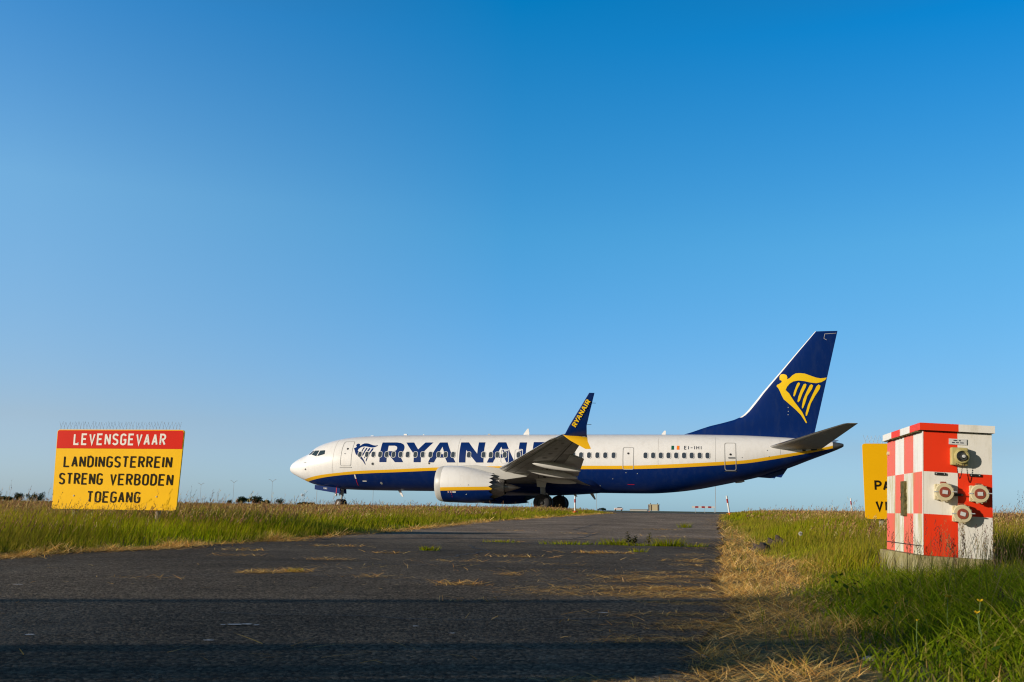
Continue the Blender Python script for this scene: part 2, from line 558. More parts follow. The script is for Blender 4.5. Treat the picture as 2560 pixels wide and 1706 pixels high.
ys = np.concatenate([np.linspace(-25, 0, 14), np.linspace(0.8, 20, 60), np.linspace(21, 52, 40), np.linspace(53, 60, 6)])
NX = 17
for y in ys:
    a, b = float(rl(min(y, 52))), float(rr(min(y, 52)))
    wob = 0.05*math.sin(y*3.1)+0.04*math.sin(y*7.7+1)
    a += wob; b += 0.05*math.sin(y*2.3+2)+0.15
    for k in range(NX):
        x = a+(b-a)*k/(NX-1)
        mb.v.append((x, y, T(x, y)+0.004))
for j in range(len(ys)-1):
    for k in range(NX-1):
        mb.f.append([j*NX+k, j*NX+k+1, (j+1)*NX+k+1, (j+1)*NX+k]); mb.m.append(0)
tag(mb.build("road", M['asphalt'], smooth=True), kind="structure")
mb = MB()
for q0 in np.linspace(56.5, 82, 8):
    for p0 in np.linspace(-160, 260, 40):
        pt = U*p0+V*q0
        mb.v.append((pt.x, pt.y, GZ+0.008))
for j in range(7):
    for k in range(39):
        mb.f.append([j*40+k, j*40+k+1, (j+1)*40+k+1, (j+1)*40+k]); mb.m.append(0)
tag(mb.build("taxiway", M['taxi']), kind="structure")

# cracks and pale spots on the asphalt
def ribbon(name, pts, wd, m, z=0.009, kind="structure", jit=0.015):
    mb = MB()
    P = []
    for i in range(len(pts)-1):
        n = max(2, int((Vector(pts[i+1])-Vector(pts[i])).length/0.12))
        for k in range(n):
            P.append(Vector(pts[i]).lerp(Vector(pts[i+1]), k/n))
    P.append(Vector(pts[-1]))
    for i, p in enumerate(P):
        d = (P[min(i+1, len(P)-1)]-P[max(i-1, 0)]).normalized()
        nn = Vector((-d.y, d.x))
        o = random.uniform(-jit, jit)
        ww = wd*random.uniform(0.5, 1.2)
        for s_ in (-1, 1):
            q = p+nn*(o+s_*ww/2)
            mb.v.append((q.x, q.y, T(q.x, q.y)+z))
    for i in range(len(P)-1):
        mb.f.append([2*i, 2*i+1, 2*i+3, 2*i+2]); mb.m.append(0)
    return tag(mb.build(name, m), kind=kind)
M['tar'] = mat("tar_seam", (0.012, 0.012, 0.013), 0.7)
ribbon("road_crack", [(-3.1, 12.3), (-1.75, 13.5), (-0.6, 13.9), (0.3, 14.05), (1.1, 14.0)], 0.10, M['tar'])
ribbon("road_crack", [(-0.4, 12.6), (0.62, 12.33), (1.4, 12.3), (2.06, 12.15), (2.4, 12.05)], 0.05, M['tar'])
ribbon("road_crack", [(-3.4, 8.2), (-1.2, 8.0), (0.6, 7.7), (1.3, 7.8)], 0.015, M['tar'], jit=0.03)
ribbon("road_crack", [(-2.6, 6.3), (-1.4, 6.6), (-.5, 6.2), (.4, 6.45)], 0.010, M['tar'], jit=0.05)
ribbon("road_crack", [(-.6, 9.0), (-.2, 10.4), (-.5, 11.6), (.1, 12.5)], 0.022, M['tar'], jit=0.06)
ribbon("road_crack", [(.9, 14.2), (1.4, 16.5), (1.2, 19.0), (2.0, 23.0)], 0.03, M['tar'], jit=0.07)
ribbon("road_crack", [(-2.0, 10.6), (-.9, 10.2), (.5, 10.5), (1.7, 10.1)], 0.020, M['tar'], jit=0.06)
ribbon("road_crack", [(-1.2, 4.3), (-.3, 4.15), (.5, 4.3)], 0.008, M['tar'], jit=0.04)
M['spot'] = mat("pale_spot", (0.55, 0.55, 0.55), 0.95, var=0.5, vscale=60, spec=0.05)
def spot(x, y, rx, ry):
    mb = MB()
    n = 14
    vs = []
    for k in range(n):
        f = random.uniform(0.55, 1.1)
        px, py = x+rx*f*math.cos(2*PI*k/n), y+ry*f*math.sin(2*PI*k/n)
        vs.append((px, py, T(px, py)+0.0085))
    mb.add(vs, [tuple(range(n))])
    tag(mb.build("road_stain", M['spot']), kind="structure")
for a in ((-1.03, 3.87, .028, .022), (-.985, 3.89, .022, .016), (-.945, 3.865, .014, .012), (-1.07, 3.86, .012, .010), (-1.62, 3.5, .02, .015), (-0.99, 3.42, .022, .012), (-2.68, 5.58, .03, .014), (-0.35, 3.9, .012, .012), (-0.2, 3.7, .014, .01), (0.42, 4.5, .03, .012)):
    spot(*a)
# ------------------------------------------------------------------ the airliner  (local x = aft from the nose, y = away from the camera, z up)
jet = empty("passenger_jet", (-16.2, 74.0, GZ+0.008), -TH, "white and navy twin-engine passenger jet with yellow stripe and harp on its tail", "airplane")
ZT = pchip([0, .03, .12, .28, .83, 1.39, 1.67, 1.94, 2.27, 3.04, 3.88, 4.71, 5.82, 7.47, 9.11, 14, 28.5, 32.3, 34.56, 35.75, 38.24, 38.9],
           [2.80, 2.95, 3.10, 3.26, 3.59, 3.85, 3.98, 4.22, 4.47, 4.76, 4.97, 5.10, 5.19, 5.24, 5.27, 5.28, 5.24, 5.17, 5.06, 4.98, 4.73, 4.62])
ZB = pchip([0, .03, .12, .3, .62, 1.2, 2.07, 3.2, 4.32, 5.98, 9, 23, 25.25, 26.6, 27.47, 28.35, 29.67, 30.7, 32.22, 33.73, 35.46, 36.73, 38.29, 38.9],
           [2.80, 2.68, 2.57, 2.45, 2.29, 2.02, 1.70, 1.49, 1.38, 1.33, 1.31, 1.29, 1.28, 1.29, 1.34, 1.42, 1.6, 1.8, 2.12, 2.47, 3.02, 3.52, 4.12, 4.38])
HWF = pchip([0, .03, .12, .3, .8, 1.4, 2.0, 3.0, 4.0, 5.0, 6.2, 8, 25.5, 27.5, 29.7, 32, 34, 36, 38.2, 38.9],
            [.01, .14, .32, .55, .93, 1.22, 1.42, 1.65, 1.78, 1.84, 1.87, 1.88, 1.88, 1.85, 1.76, 1.55, 1.25, .86, .42, .28])
NE = 2.06
def hw(s, z):
    zt, zb = ZT(s), ZB(s)
    zc = (zt+zb)/2; h = max((zt-zb)/2, 1e-4)
    t = abs((z-zc)/h)
    if t >= 1: return 0.0
    return HWF(s)*(1-t**NE)**(1/NE)
YTF = pchip([1.25, 1.55, 1.7, 2.33, 3.28, 4.72, 6.1, 8.25, 12.39, 21.54, 23.28, 25.49, 27.66, 29.79, 31.39, 32.61, 34.5, 35.98, 37.46, 38.24],
            [1.97, 2.05, 2.08, 2.22, 2.37, 2.52, 2.64, 2.73, 2.91, 3.05, 3.05, 3.07, 3.15, 3.26, 3.36, 3.45, 3.75, 4.0, 4.28, 4.46])
YBF = pchip([1.5, 1.81, 2.57, 3.53, 4.97, 6.62, 9.29, 11.92, 21.88, 23.28, 25.48, 27.65, 29.78, 32.6, 34.49, 35.98, 37.46, 38.25],
            [1.82, 1.9, 2.05, 2.2, 2.35, 2.46, 2.57, 2.68, 2.82, 2.83, 2.84, 2.91, 3.03, 3.24, 3.53, 3.81, 4.11, 4.29])
def section(s):
    """half section as (y, z) rows from crown to keel, with rows on the stripe's edges"""
    zt, zb = ZT(s), ZB(s)
    zc, h = (zt+zb)/2, max((zt-zb)/2, 1e-4)
    def phi(z):
        t = max(-1, min(1, (z-zc)/h))
        c = math.copysign(abs(t)**(NE/2), t)
        return math.acos(max(-1, min(1, c)))
    yt = min(max(YTF(s), zb), zt); yb = min(max(YBF(s), zb), yt)
    if s < 1.25: yt = yb = zb
    elif s < 1.5: yb = zb
    p1, p2 = phi(yt), phi(yb)
    ph = [p1*k/20 for k in range(21)]+[p1+(p2-p1)*k/3 for k in (1, 2, 3)]+[p2+(PI-p2)*k/14 for k in range(1, 15)]
    W = HWF(s)
    return [(W*abs(math.sin(p))**(2/NE), zc+h*math.copysign(abs(math.cos(p))**(2/NE), math.cos(p))) for p in ph]
SS = [0, .01, .03, .06, .1, .16, .24, .34, .46, .6, .75, .9, 1.05, 1.2]+list(np.arange(1.3, 6.5, .13))+list(np.arange(6.6, 26, .5))+list(np.arange(26, 38.2, .25))+[38.22]
mb = MB()
NR = 38
for s in SS:
    r = section(s)
    mb.v += [(s, -y, z) for y, z in r]+[(s, y, z) for y, z in r]
for i in range(len(SS)-1):
    for side in (0, 1):
        for k in range(NR-1):
            a = i*2*NR+side*NR+k; b = a+2*NR
            mb.f.append([a, a+1, b+1, b]); mb.m.append(0 if k < 20 else (1 if k < 23 else 2))
def streaks(m, col, amt):
    t = m.node_tree
    b = t.nodes["Principled BSDF"]
    src = b.inputs['Base Color'].links[0].from_socket
    tc = t.nodes.new("ShaderNodeTexCoord")
    mp = t.nodes.new("ShaderNodeMapping"); mp.inputs['Scale'].default_value = (.9, 1.0, .22)
    n = t.nodes.new("ShaderNodeTexNoise"); n.inputs['Scale'].default_value = 3.2; n.inputs['Detail'].default_value = 9; n.inputs['Roughness'].default_value = .7
    t.links.new(tc.outputs['Object'], mp.inputs[0]); t.links.new(mp.outputs[0], n.inputs['Vector'])
    cr = t.nodes.new("ShaderNodeValToRGB"); cr.color_ramp.elements[0].position = .48; cr.color_ramp.elements[1].position = .75
    cr.color_ramp.elements[1].color = (amt, amt, amt, 1)
    t.links.new(n.outputs[0], cr.inputs[0])
    mx = t.nodes.new("ShaderNodeMix"); mx.data_type = 'RGBA'
    t.links.new(cr.outputs[0], mx.inputs[0]); t.links.new(src, mx.inputs[6]); mx.inputs[7].default_value = (*col, 1)
    t.links.new(mx.outputs[2], b.inputs['Base Color'])
streaks(M['white'], (.50, .47, .42), .30)
streaks(M['navy'], (.02, .04, .12), .5)
fus = mb.build("fuselage", [M['white'], M['yellow'], M['navy']], jet, smooth=True, weld=True)
# tail cone
mb = MB()
cs = []
for s in (38.2, 38.5, 38.8, 38.9, 38.9, 38.7):
    k = 1.004 if s < 38.89 else 1.0
    cs.append(s)
rings = []
for j, s in enumerate((38.21, 38.5, 38.8, 38.9, 38.86)):
    zt, zb, W = ZT(s), ZB(s), HWF(s)
    f = (1.01, 1.0, 0.93, 0.72, 0.45)[j]
    rings.append([(s, W*f*math.cos(2*PI*k/24), (zt+zb)/2+(zt-zb)/2*f*math.sin(2*PI*k/24)) for k in range(24)])
vs = [p for r in rings for p in r]
mb.add(vs, [(i*24+k, i*24+(k+1) % 24, (i+1)*24+(k+1) % 24, (i+1)*24+k) for i in range(4) for k in range(24)]+[tuple(range(96, 120))])
mb.build("tail_cone", M['tail'], jet, smooth=True, angle=50)
# belly fairing
mb = MB()
fs_ = [12.6, 13.2, 14, 15, 16.5, 18.5, 20, 21.2, 22.2, 22.9, 23.4]
fz = [1.36, 1.2, 1.1, 1.06, 1.05, 1.06, 1.10, 1.15, 1.22, 1.28, 1.36]
fw = [1.0, 1.55, 1.9, 2.02, 2.06, 2.06, 2.04, 1.95, 1.75, 1.45, 1.0]
for s, zb, wd in zip(fs_, fz, fw):
    for k in range(25):
        a = PI*k/24
        c, q = math.cos(a), math.sin(a)
        mb.v.append((s, -wd*math.copysign(abs(c)**(2/3.2), c), 2.1-(2.1-zb)*abs(q)**(2/2.6)))
for i in range(len(fs_)-1):
    for k in range(24):
        mb.f.append([i*25+k, i*25+k+1, (i+1)*25+k+1, (i+1)*25+k]); mb.m.append(0)
mb.build("belly_fairing", M['navy'], jet, smooth=True)

def frange(a, b, d):
    return [a+d*k for k in range(1, int((b-a)/d)+1) if a+d*k < b]
def decal(name, loops, m, off=0.012, parent=None, dz=0.1, dx=None):
    zs = [p[1] for l in loops for p in l]; xs = [p[0] for l in loops for p in l]
    bm = poly_bm(loops, frange(min(zs), max(zs), dz), frange(min(xs), max(xs), dx) if dx else ())
    for v in bm.verts:
        v.co.y = -hw(v.co.x, v.co.z)-off
    return finish_bm(bm, name, m, parent or fus)
# word on the fuselage
gR = [[(7.68, 4.66), (8.76, 4.66), (9.06, 4.62), (9.27, 4.53), (9.39, 4.40), (9.43, 4.24), (9.40, 4.06), (9.30, 3.92), (9.11, 3.82), (9.44, 3.25), (8.84, 3.25), (8.35, 3.78), (8.2, 3.78), (8.2, 3.25), (7.68, 3.25)],
      [(8.21, 4.42), (8.66, 4.42), (8.80, 4.38), (8.88, 4.30), (8.90, 4.21), (8.86, 4.10), (8.76, 4.04), (8.62, 4.02), (8.21, 4.02)]]
gY = [[(9.47, 4.65), (10.04, 4.65), (10.46, 4.14), (10.89, 4.65), (11.47, 4.65), (10.73, 3.80), (10.73, 3.25), (10.21, 3.25), (10.21, 3.80)]]
gA = [[(11.95, 4.65), (12.50, 4.65), (13.25, 3.24), (12.66, 3.24), (12.49, 3.57), (11.86, 3.57), (11.69, 3.24), (11.27, 3.24)], [(12.21, 4.35), (12.44, 3.81), (11.97, 3.81)]]
gN = [[(13.50, 4.65), (14.05, 4.65), (14.78, 3.84), (14.78, 4.65), (15.24, 4.65), (15.24, 3.24), (14.74, 3.24), (13.96, 4.12), (13.96, 3.24), (13.50, 3.24)]]
gI = [[(17.68, 4.64), (18.19, 4.64), (18.19, 3.24), (17.68, 3.24)]]
sh = lambda g, d: [[(x+d, z) for x, z in l] for l in g]
WORD = [gR, gY, gA, gN, sh(gA, 4.22), gI, sh(gR, 10.98)]
for g in WORD:
    decal("letter", g, M['letter'], 0.012)
HARP = [(35.03,8.88),(35.03,9.04),(35.11,9.19),(35.31,9.21),(35.48,9.13),(35.53,8.98),(35.51,8.85),(35.68,8.93),(35.84,9.1),(36.06,9.23),(36.33,9.25),(36.66,9.21),(36.99,9.08),(37.36,8.94),(37.65,8.89),(38.04,8.94),(37.93,8.78),(37.68,8.64),(37.34,8.57),(36.97,8.62),(36.61,8.71),(36.24,8.76),(35.9,8.7),(35.67,8.56),(35.49,8.35),(35.39,8.13),(35.61,7.91),(35.72,7.7),(35.93,7.35),(36.18,7.0),(36.39,6.69),(36.53,6.38),(36.68,5.99),(36.62,5.94),(36.51,6.14),(36.31,6.48),(36.02,6.8),(35.73,7.08),(35.44,7.35),(35.26,7.51),(35.14,7.75),(35.02,8.06),(34.93,8.26),(34.82,8.39),(34.85,8.48),(35.03,8.57),(35.17,8.68),(35.13,8.79),(35.04,8.8)]
STR = [[(36.14,8.55),(36.22,8.63),(36.32,8.59),(36.3,8.49),(36.14,8.2),(36.0,7.81),(35.93,7.7),(35.87,7.74),(35.91,7.97),(36.04,8.32)],
[(36.54,8.49),(36.65,8.55),(36.73,8.49),(36.68,8.31),(36.47,7.92),(36.27,7.42),(36.17,7.32),(36.12,7.38),(36.19,7.69),(36.36,8.12)],
[(36.93,8.42),(37.04,8.51),(37.15,8.42),(37.07,8.19),(36.76,7.73),(36.59,7.22),(36.47,6.94),(36.4,6.9),(36.39,7.03),(36.49,7.5),(36.73,8.04)],
[(37.37,8.38),(37.5,8.49),(37.62,8.4),(37.55,8.18),(37.24,7.72),(36.96,7.22),(36.8,6.72),(36.69,6.43),(36.62,6.43),(36.62,6.61),(36.78,7.14),(37.06,7.76)]]
def to_fus(l, thin=1.0):
    c = [sum(p[i] for p in l)/len(l) for i in (0, 1)]
    o = []
    for p in l:
        x, z = c[0]+(p[0]-c[0])*thin, p[1]
        o.append((5.62+(x-34.82)/(38.04-34.82)*1.78, 3.07+(z-5.94)/(9.25-5.94)*1.53))
    return o
decal("harp_emblem", [to_fus(HARP)]+[to_fus(l, 0.85) for l in STR], M['letter'], 0.012)
# cabin windows
def ring_decal(name, outer, inner, m, off, parent=None, mats=None):
    bm = bmesh.new()
    n = len(outer)
    vo = [bm.verts.new((p[0], -hw(p[0], p[1])-off, p[1])) for p in outer]
    vi = [bm.verts.new((p[0], -hw(p[0], p[1])-off, p[1])) for p in inner]
    for i in range(n):
        j = (i+1) % n
        bm.faces.new((vo[i], vo[j], vi[j], vi[i]))
    return bm
WX = [6.17, 6.70, 7.18, 7.70, 8.19, 8.70, 9.22, 9.74, 10.31, 10.84, 11.41, 12.01, 12.51, 13.05, 14.19, 15.23, 15.75, 16.21, 16.74, 17.70,
      18.72, 19.3, 19.85, 20.4, 20.95, 21.47, 22.0, 22.54, 23.1, 23.63, 24.19, 26.3, 26.8, 27.3, 27.8, 28.3, 28.81, 29.3, 29.81, 30.31]
BLIND = {8.70, 15.75}
def clipdense(l, n=1):
    o = []
    for i in range(len(l)):
        a, b = l[i], l[(i+1) % len(l)]
        o.append(a)
        m = max(1, int(math.hypot(b[0]-a[0], b[1]-a[1])/0.12))
        for k in range(1, m):
            o.append((a[0]+(b[0]-a[0])*k/m, a[1]+(b[1]-a[1])*k/m))
    return o
for i, x in enumerate(WX):
    zc = 3.80-0.06*min(1, max(0, (x-6)/20))
    fo = clipdense(rrect(x-.165, x+.165, zc-.225, zc+.225, .13))
    fi = [(x+(p[0]-x)*.80, zc+(p[1]-zc)*.85) for p in fo]
    on_letter = 7.6 < x < 19
    bm = ring_decal("w", fo, fi, None, 0.02)
    for f in bm.faces: f.material_index = 0 if on_letter else 1
    b2 = poly_bm([fi], (zc-.1, zc, zc+.1))
    tmp = bpy.data.meshes.new("t")
    for v in b2.verts: v.co.y = -hw(v.co.x, v.co.z)-0.018
    for f in b2.faces: f.material_index = 2
    b2.to_mesh(tmp); b2.free()
    bm.from_mesh(tmp)
    bpy.data.meshes.remove(tmp)
    finish_bm(bm, "passenger_window", [M['frame'], M['white'], M['glass']], fus, smooth=False)
# doors, exits: thin outlines with a dark eye of a window
def door(name, loop, m, wd=0.045, off=0.016):
    cx = sum(p[0] for p in loop)/len(loop); cz = sum(p[1] for p in loop)/len(loop)
    o = clipdense(loop)
    x0, x1 = min(p[0] for p in o), max(p[0] for p in o)
    z0, z1 = min(p[1] for p in o), max(p[1] for p in o)
    kx, kz = 1-2*wd/(x1-x0), 1-2*wd/(z1-z0)
    bm = ring_decal(name, o, [(cx+(p[0]-cx)*kx, cz+(p[1]-cz)*kz) for p in o], None, off)
    return finish_bm(bm, name, m, fus, smooth=False)
def disc(x, z, r, n=12): return [(x+r*math.cos(2*PI*k/n), z+r*math.sin(2*PI*k/n)) for k in range(n)]
d1 = door("cabin_door", rrect(4.70, 5.54, 2.98, 4.75, .12), M['seam'], 0.03)
decal("door_sill", [rrect(4.66, 5.58, 2.84, 2.91, .03)], M['seam'], 0.016, d1)
decal("door_window", [disc(5.15, 4.2, .07)], M['black'], 0.02, d1)
decal("door_handle", [rrect(4.95, 5.08, 3.82, 3.87, .02)], M['seam_d'], 0.02, d1)
d2 = door("cabin_door", rrect(24.78, 25.52, 2.80, 4.30, .12), M['seam'], 0.04)
decal("door_window", [disc(25.16, 3.87, .07)], M['black'], 0.02, d2)
d3 = door("cabin_door", rrect(31.38, 32.12, 2.78, 4.60, .12), M['seam'], 0.04)
decal("door_window", [disc(31.77, 3.82, .07)], M['black'], 0.02, d3)
decal("door_handle", [rrect(31.62, 32.08, 3.55, 3.65, .045)], M['seam_d'], 0.02, d3)
decal("door_sill", [rrect(31.36, 32.14, 2.71, 2.755, .02)], M['tail'], 0.02, d3)
for a, b in ((16.43, 17.03), (17.39, 17.99)):
    e = door("emergency_exit", rrect(a, b, 3.2, 4.17, .1), M['white'], 0.04, 0.024)
    decal("exit_handle", [rrect(a+.22, b-.1, 4.02, 4.09, .03)], M['white'], 0.024, e)
# cockpit panes
for l in ([(2.22, 3.80), (2.42, 4.10), (2.82, 4.10), (2.68, 3.68)], [(2.78, 3.69), (2.92, 4.09), (3.33, 4.11), (3.36, 3.83)]):
    decal("cockpit_window", [l], M['cockpit'], 0.02, dz=0.06, dx=0.08)
decal("cockpit_window", [[(1.84, 3.80), (2.15, 3.82), (2.34, 4.09), (2.2, 4.1)]], M['cockpit'], 0.02, dz=0.06, dx=0.08)
# flag, registration, marks
fl = decal("flag", [[(27.98, 4.39), (28.15, 4.39), (28.15, 4.12), (27.98, 4.12)]], M['green'])
decal("flag_panel", [[(28.33, 4.39), (28.50, 4.39), (28.50, 4.12), (28.33, 4.12)]], M['orange'], 0.012, fl)
for ch, a, b in (("E", 28.81, 28.96), ("I", 29.07, 29.11), ("-", 29.20, 29.37), ("I", 29.46, 29.50), ("H", 29.59, 29.78), ("I", 29.88, 29.92)):
    mb = MB()
    text_strokes(mb, ch, a, b, 4.13, 4.38, lambda u, v, d: (u, -hw(u, v)-.014-d, v), wr=0.5, sw=0.16)
    mb.build("registration_letter", M['ink'], fus)
decal("static_port", [disc(7.18, 3.13, .10, 16)], M['seam_d'], 0.014)
decal("static_port_core", [disc(7.18, 3.13, .065, 16)], M['black'], 0.018)
decal("probe_mark", [disc(1.83, 2.75, .06)], M['black'], 0.02)
decal("probe_mark", [disc(1.82, 3.24, .035)], M['seam_d'], 0.02)
decal("vent_mark", [disc(11.35, 3.17, .06)], M['black'], 0.02)
decal("white_mark", [[(5.72, 2.38), (5.82, 2.38), (5.86, 2.09), (5.76, 2.09)]], M['white'], 0.014)
decal("red_line", [[(5.80, 2.06), (5.84, 2.06), (5.84, 1.62), (5.80, 1.62)]], M['red'], 0.014)
decal("placard", [[(6.28, 1.97), (6.58, 1.97), (6.58, 1.90), (6.28, 1.90)]], M['white'], 0.014)
decal("service_panel", [disc(7.65, 1.80, .09)], M['gear'], 0.014)
decal("service_panel", [[(25.05, 1.86), (25.5, 1.86), (25.5, 1.82), (25.05, 1.82)]], M['red'], 0.014)
for x, z in ((23.2, 1.75), (24.1, 2.2), (25.0, 2.6), (25.75, 2.55), (32.5, 3.62), (34.1, 4.1), (34.2, 3.7)):
    decal("rivet_mark", [disc(x, z, .03, 8)], M['seam_d'] if z > 3 else M['wlight'], 0.014)

M['seam_f'] = mat("skin_seam", (0.60, 0.585, 0.56), 0.5)
for s_ in (4.1, 13.35, 20.9, 27.1, 30.8, 34.9):
    decal("skin_seam", [[(s_, min(ZT(s_)-.15, 5.0)), (s_+.018, min(ZT(s_)-.15, 5.0)), (s_+.018, YTF(s_)+.02), (s_, YTF(s_)+.02)]], M['seam_f'], 0.009)

# lofted surfaces
def airfoil(n=14):
    xs = [0.5*(1-math.cos(PI*k/n)) for k in range(n+1)]
    th = lambda x: 5*(0.2969*math.sqrt(x)-0.126*x-0.3516*x*x+0.2843*x**3-0.1036*x**4)
    return [(x, th(x)) for x in xs][::-1]+[(x, -th(x)) for x in xs[1:]]
AF = airfoil()
def loft(name, secs, mats, parent, up='z', split=None, smooth=True):
    """secs: (LE point, TE point, thickness ratio, thickness direction)"""
    mb = MB()
    n = len(AF)
    for le, te, tr, td in secs:
        le, te, td = Vector(le), Vector(te), Vector(td).normalized()
        c = (te-le).length
        for x, t in AF:
            mb.v.append(tuple(le+(te-le)*x+td*(t*tr*c)))
    for i in range(len(secs)-1):
        for k in range(n):
            k2 = (k+1) % n
            mb.f.append([i*n+k, i*n+k2, (i+1)*n+k2, (i+1)*n+k])
            xm = (AF[k][0]+AF[k2][0])/2
            mb.m.append(split(i, xm, AF[k][1]+AF[k2][1]) if split else 0)
    mb.f.append(list(range(n))); mb.m.append(0)
    mb.f.append(list(range((len(secs)-1)*n, len(secs)*n))); mb.m.append(0)
    return mb.build(name, mats, parent, smooth=smooth, angle=40)
def wing(sg_):
    Z = (0, 0, 1)
    y = lambda v: v*sg_
    secs = [((14.3, y(1.2), 2.22), (21.6, y(1.2), 1.95), .125, Z), ((14.9, y(1.9), 2.32), (21.75, y(1.9), 2.05), .125, Z),
            ((16.1, y(3.3), 2.50), (21.5, y(3.3), 2.24), .12, Z), ((17.2, y(5.0), 2.72), (21.35, y(5.2), 2.46), .11, Z),
            ((20.3, y(10.8), 3.32), (23.0, y(10.8), 3.14), .105, Z), ((23.1, y(16.1), 3.90), (24.55, y(16.1), 3.78), .10, Z), ((23.62, y(17.05), 3.99), (24.9, y(17.05), 3.86), .09, Z)]
    wg = loft("wing", secs, [M['wgrey'], M['metal']], jet, split=lambda i, x, t: 1 if x < 0.035 else 0)
    # flaps a little down
    for a, b, nm in ((2.0, 5.4, "flap"), (6.0, 11.8, "flap")):
        def at(v):
            if v < 5.2:
                f = (v-1.9)/3.3; return 21.75-.4*f, 2.05+.41*f
            f = (v-5.2)/5.6; return 21.35+1.65*f, 2.46+.68*f
        s0, z0 = at(a); s1, z1 = at(b)
        loft(nm, [((s0-.25, y(a), z0-.03), (s0+.95, y(a), z0-.36), .13, Z), ((s1-.2, y(b), z1-.03), (s1+.6, y(b), z1-.26), .13, Z)], M['wgrey'], wg)
    # slat along the leading edge
    loft("slat", [((17.35, y(5.6), 2.66), (17.85, y(5.6), 2.86), .16, Z), ((22.75, y(16.0), 3.80), (23.1, y(16.0), 3.93), .16, Z)], M['wgrey'], wg)
    # canoe fairings
    for yy, s0, s1, z0, z1, r in ((9.4, 20.35, 23.3, 2.88, 2.46, .22), (6.5, 19.4, 22.6, 2.60, 2.13, .25), (3.5, 19.1, 22.0, 2.22, 1.92, .25)):
        mb = MB()
        n = 14
        pr = [(0, .05), (.08, .45), (.25, .85), (.45, 1.0), (.65, .9), (.85, .6), (.97, .28), (1, .06)]
        for f, k in pr:
            for j in range(n):
                t = 2*PI*j/n
                mb.v.append((s0+(s1-s0)*f, y(yy)+r*.62*k*math.cos(t), z0-.05+(z1-z0)*f*f*.6+(z1-z0)*f*.4+r*k*math.sin(t)*1.05))
        for i in range(len(pr)-1):
            for j in range(n):
                mb.f.append([i*n+j, i*n+(j+1) % n, (i+1)*n+(j+1) % n, (i+1)*n+j]); mb.m.append(0)
        mb.build("flap_track_fairing", M['wlight'], wg, smooth=True)
    # seams and access panels on the underside
    def under(yy, x):
        i = max(k for k in range(len(secs)-1) if abs(secs[k][0][1]) <= yy)
        f = (yy-abs(secs[i][0][1]))/(abs(secs[i+1][0][1])-abs(secs[i][0][1]))
        le = Vector(secs[i][0]).lerp(Vector(secs[i+1][0]), f); te = Vector(secs[i][1]).lerp(Vector(secs[i+1][1]), f)
        tr = secs[i][2]+(secs[i+1][2]-secs[i][2])*f
        th = 5*(0.2969*math.sqrt(x)-0.126*x-0.3516*x*x+0.2843*x**3-0.1036*x**4)*tr*(te-le).length
        p = le+(te-le)*x
        return (p.x, p.y, p.z-th-.014)
    if sg_ < 0:
        mb = MB()
        ysp = [1.95+.42*k for k in range(36)]
        for x, hw_ in ((.10, .006), (.24, .003), (.62, .004), (.70, .018)):
            for k in range(len(ysp)-1):
                mb.add([under(ysp[k], x-hw_), under(ysp[k+1], x-hw_), under(ysp[k+1], x+hw_), under(ysp[k], x+hw_)], [(0, 1, 2, 3)])
        for yy in (3.6, 5.6, 7.2, 8.6, 10.0, 11.4, 12.8, 14.4, 15.8):
            for k in range(10):
                x0, x1 = .05+.089*k, .05+.089*(k+1)
                mb.add([under(yy, x0), under(yy+.03, x0), under(yy+.03, x1), under(yy, x1)], [(0, 1, 2, 3)])
        mb.build("panel_seams", M['wseam'], wg)
        for yy in (7.9, 9.3, 10.7, 12.1, 13.6, 15.1):
            mb = MB()
            mb.add([under(yy+.22*math.cos(2*PI*k/14), .42+.055*math.sin(2*PI*k/14)) for k in range(14)], [tuple(range(14))])
            mb.build("access_panel", M['wpanel'], wg)
        mb = MB()
        for k in range(14):
            y0_, y1_ = 6.0+.42*k, 6.0+.42*(k+1)
            mb.add([under(y0_, .74), under(y1_, .74), under(y1_, .97), under(y0_, .97)], [(0, 1, 2, 3)])
        mb.build("flap_cove", M['wpanel'], wg)
    # split winglet
    wl = loft("upper_winglet", [((23.62, y(17.0), 3.93), (24.93, y(17.0), 3.86), .09, (0, 1, 1)), ((23.80, y(17.2), 4.0), (24.94, y(17.2), 3.97), .09, (0, 1, .6)),
                                ((24.07, y(17.42), 4.42), (24.97, y(17.42), 4.40), .085, (0, 1, .3)), ((24.60, y(17.65), 5.2), (25.20, y(17.65), 5.2), .08, (0, 1, .2)),
                                ((25.17, y(17.87), 6.05), (25.45, y(17.87), 6.04), .08, (0, 1, .2))], M['navy'], wg)
    loft("lower_winglet", [((23.60, y(16.9), 3.97), (24.93, y(16.9), 3.85), .10, Z), ((23.72, y(17.12), 3.93), (24.96, y(17.12), 3.80), .10, (0, .3, 1)),
                           ((24.1, y(17.35), 3.66), (25.02, y(17.35), 3.60), .10, (0, .8, 1)), ((24.95, y(17.75), 3.20), (25.25, y(17.75), 3.20), .09, (0, 1, 1))],
         M['yellow'], wg)
    if sg_ < 0:
        # the name up the winglet
        bx, bz = 24.40, 4.31
        ux, uz = (25.24-24.40)/1, (5.62-4.31)/1
        L = math.hypot(ux, uz); ux /= L; uz /= L
        k = L/(20.45-7.68)
        for g in WORD:
            loops = []
            for l in g:
                q = []
                for p in l:
                    a = (p[0]-7.68)*k; b = (p[1]-3.25)*k*1.35
                    q.append((bx+a*ux-b*uz, bz+a*uz+b*ux))
                loops.append(q)
            bm = poly_bm(loops)
            for v in bm.verts:
                yy = np.interp(v.co.z, [4.0, 4.42, 5.2, 6.05], [17.2, 17.42, 17.65, 17.87])
                v.co.y = -float(yy)-0.075
            finish_bm(bm, "winglet_lettering", M['emblem'], wl, smooth=False)
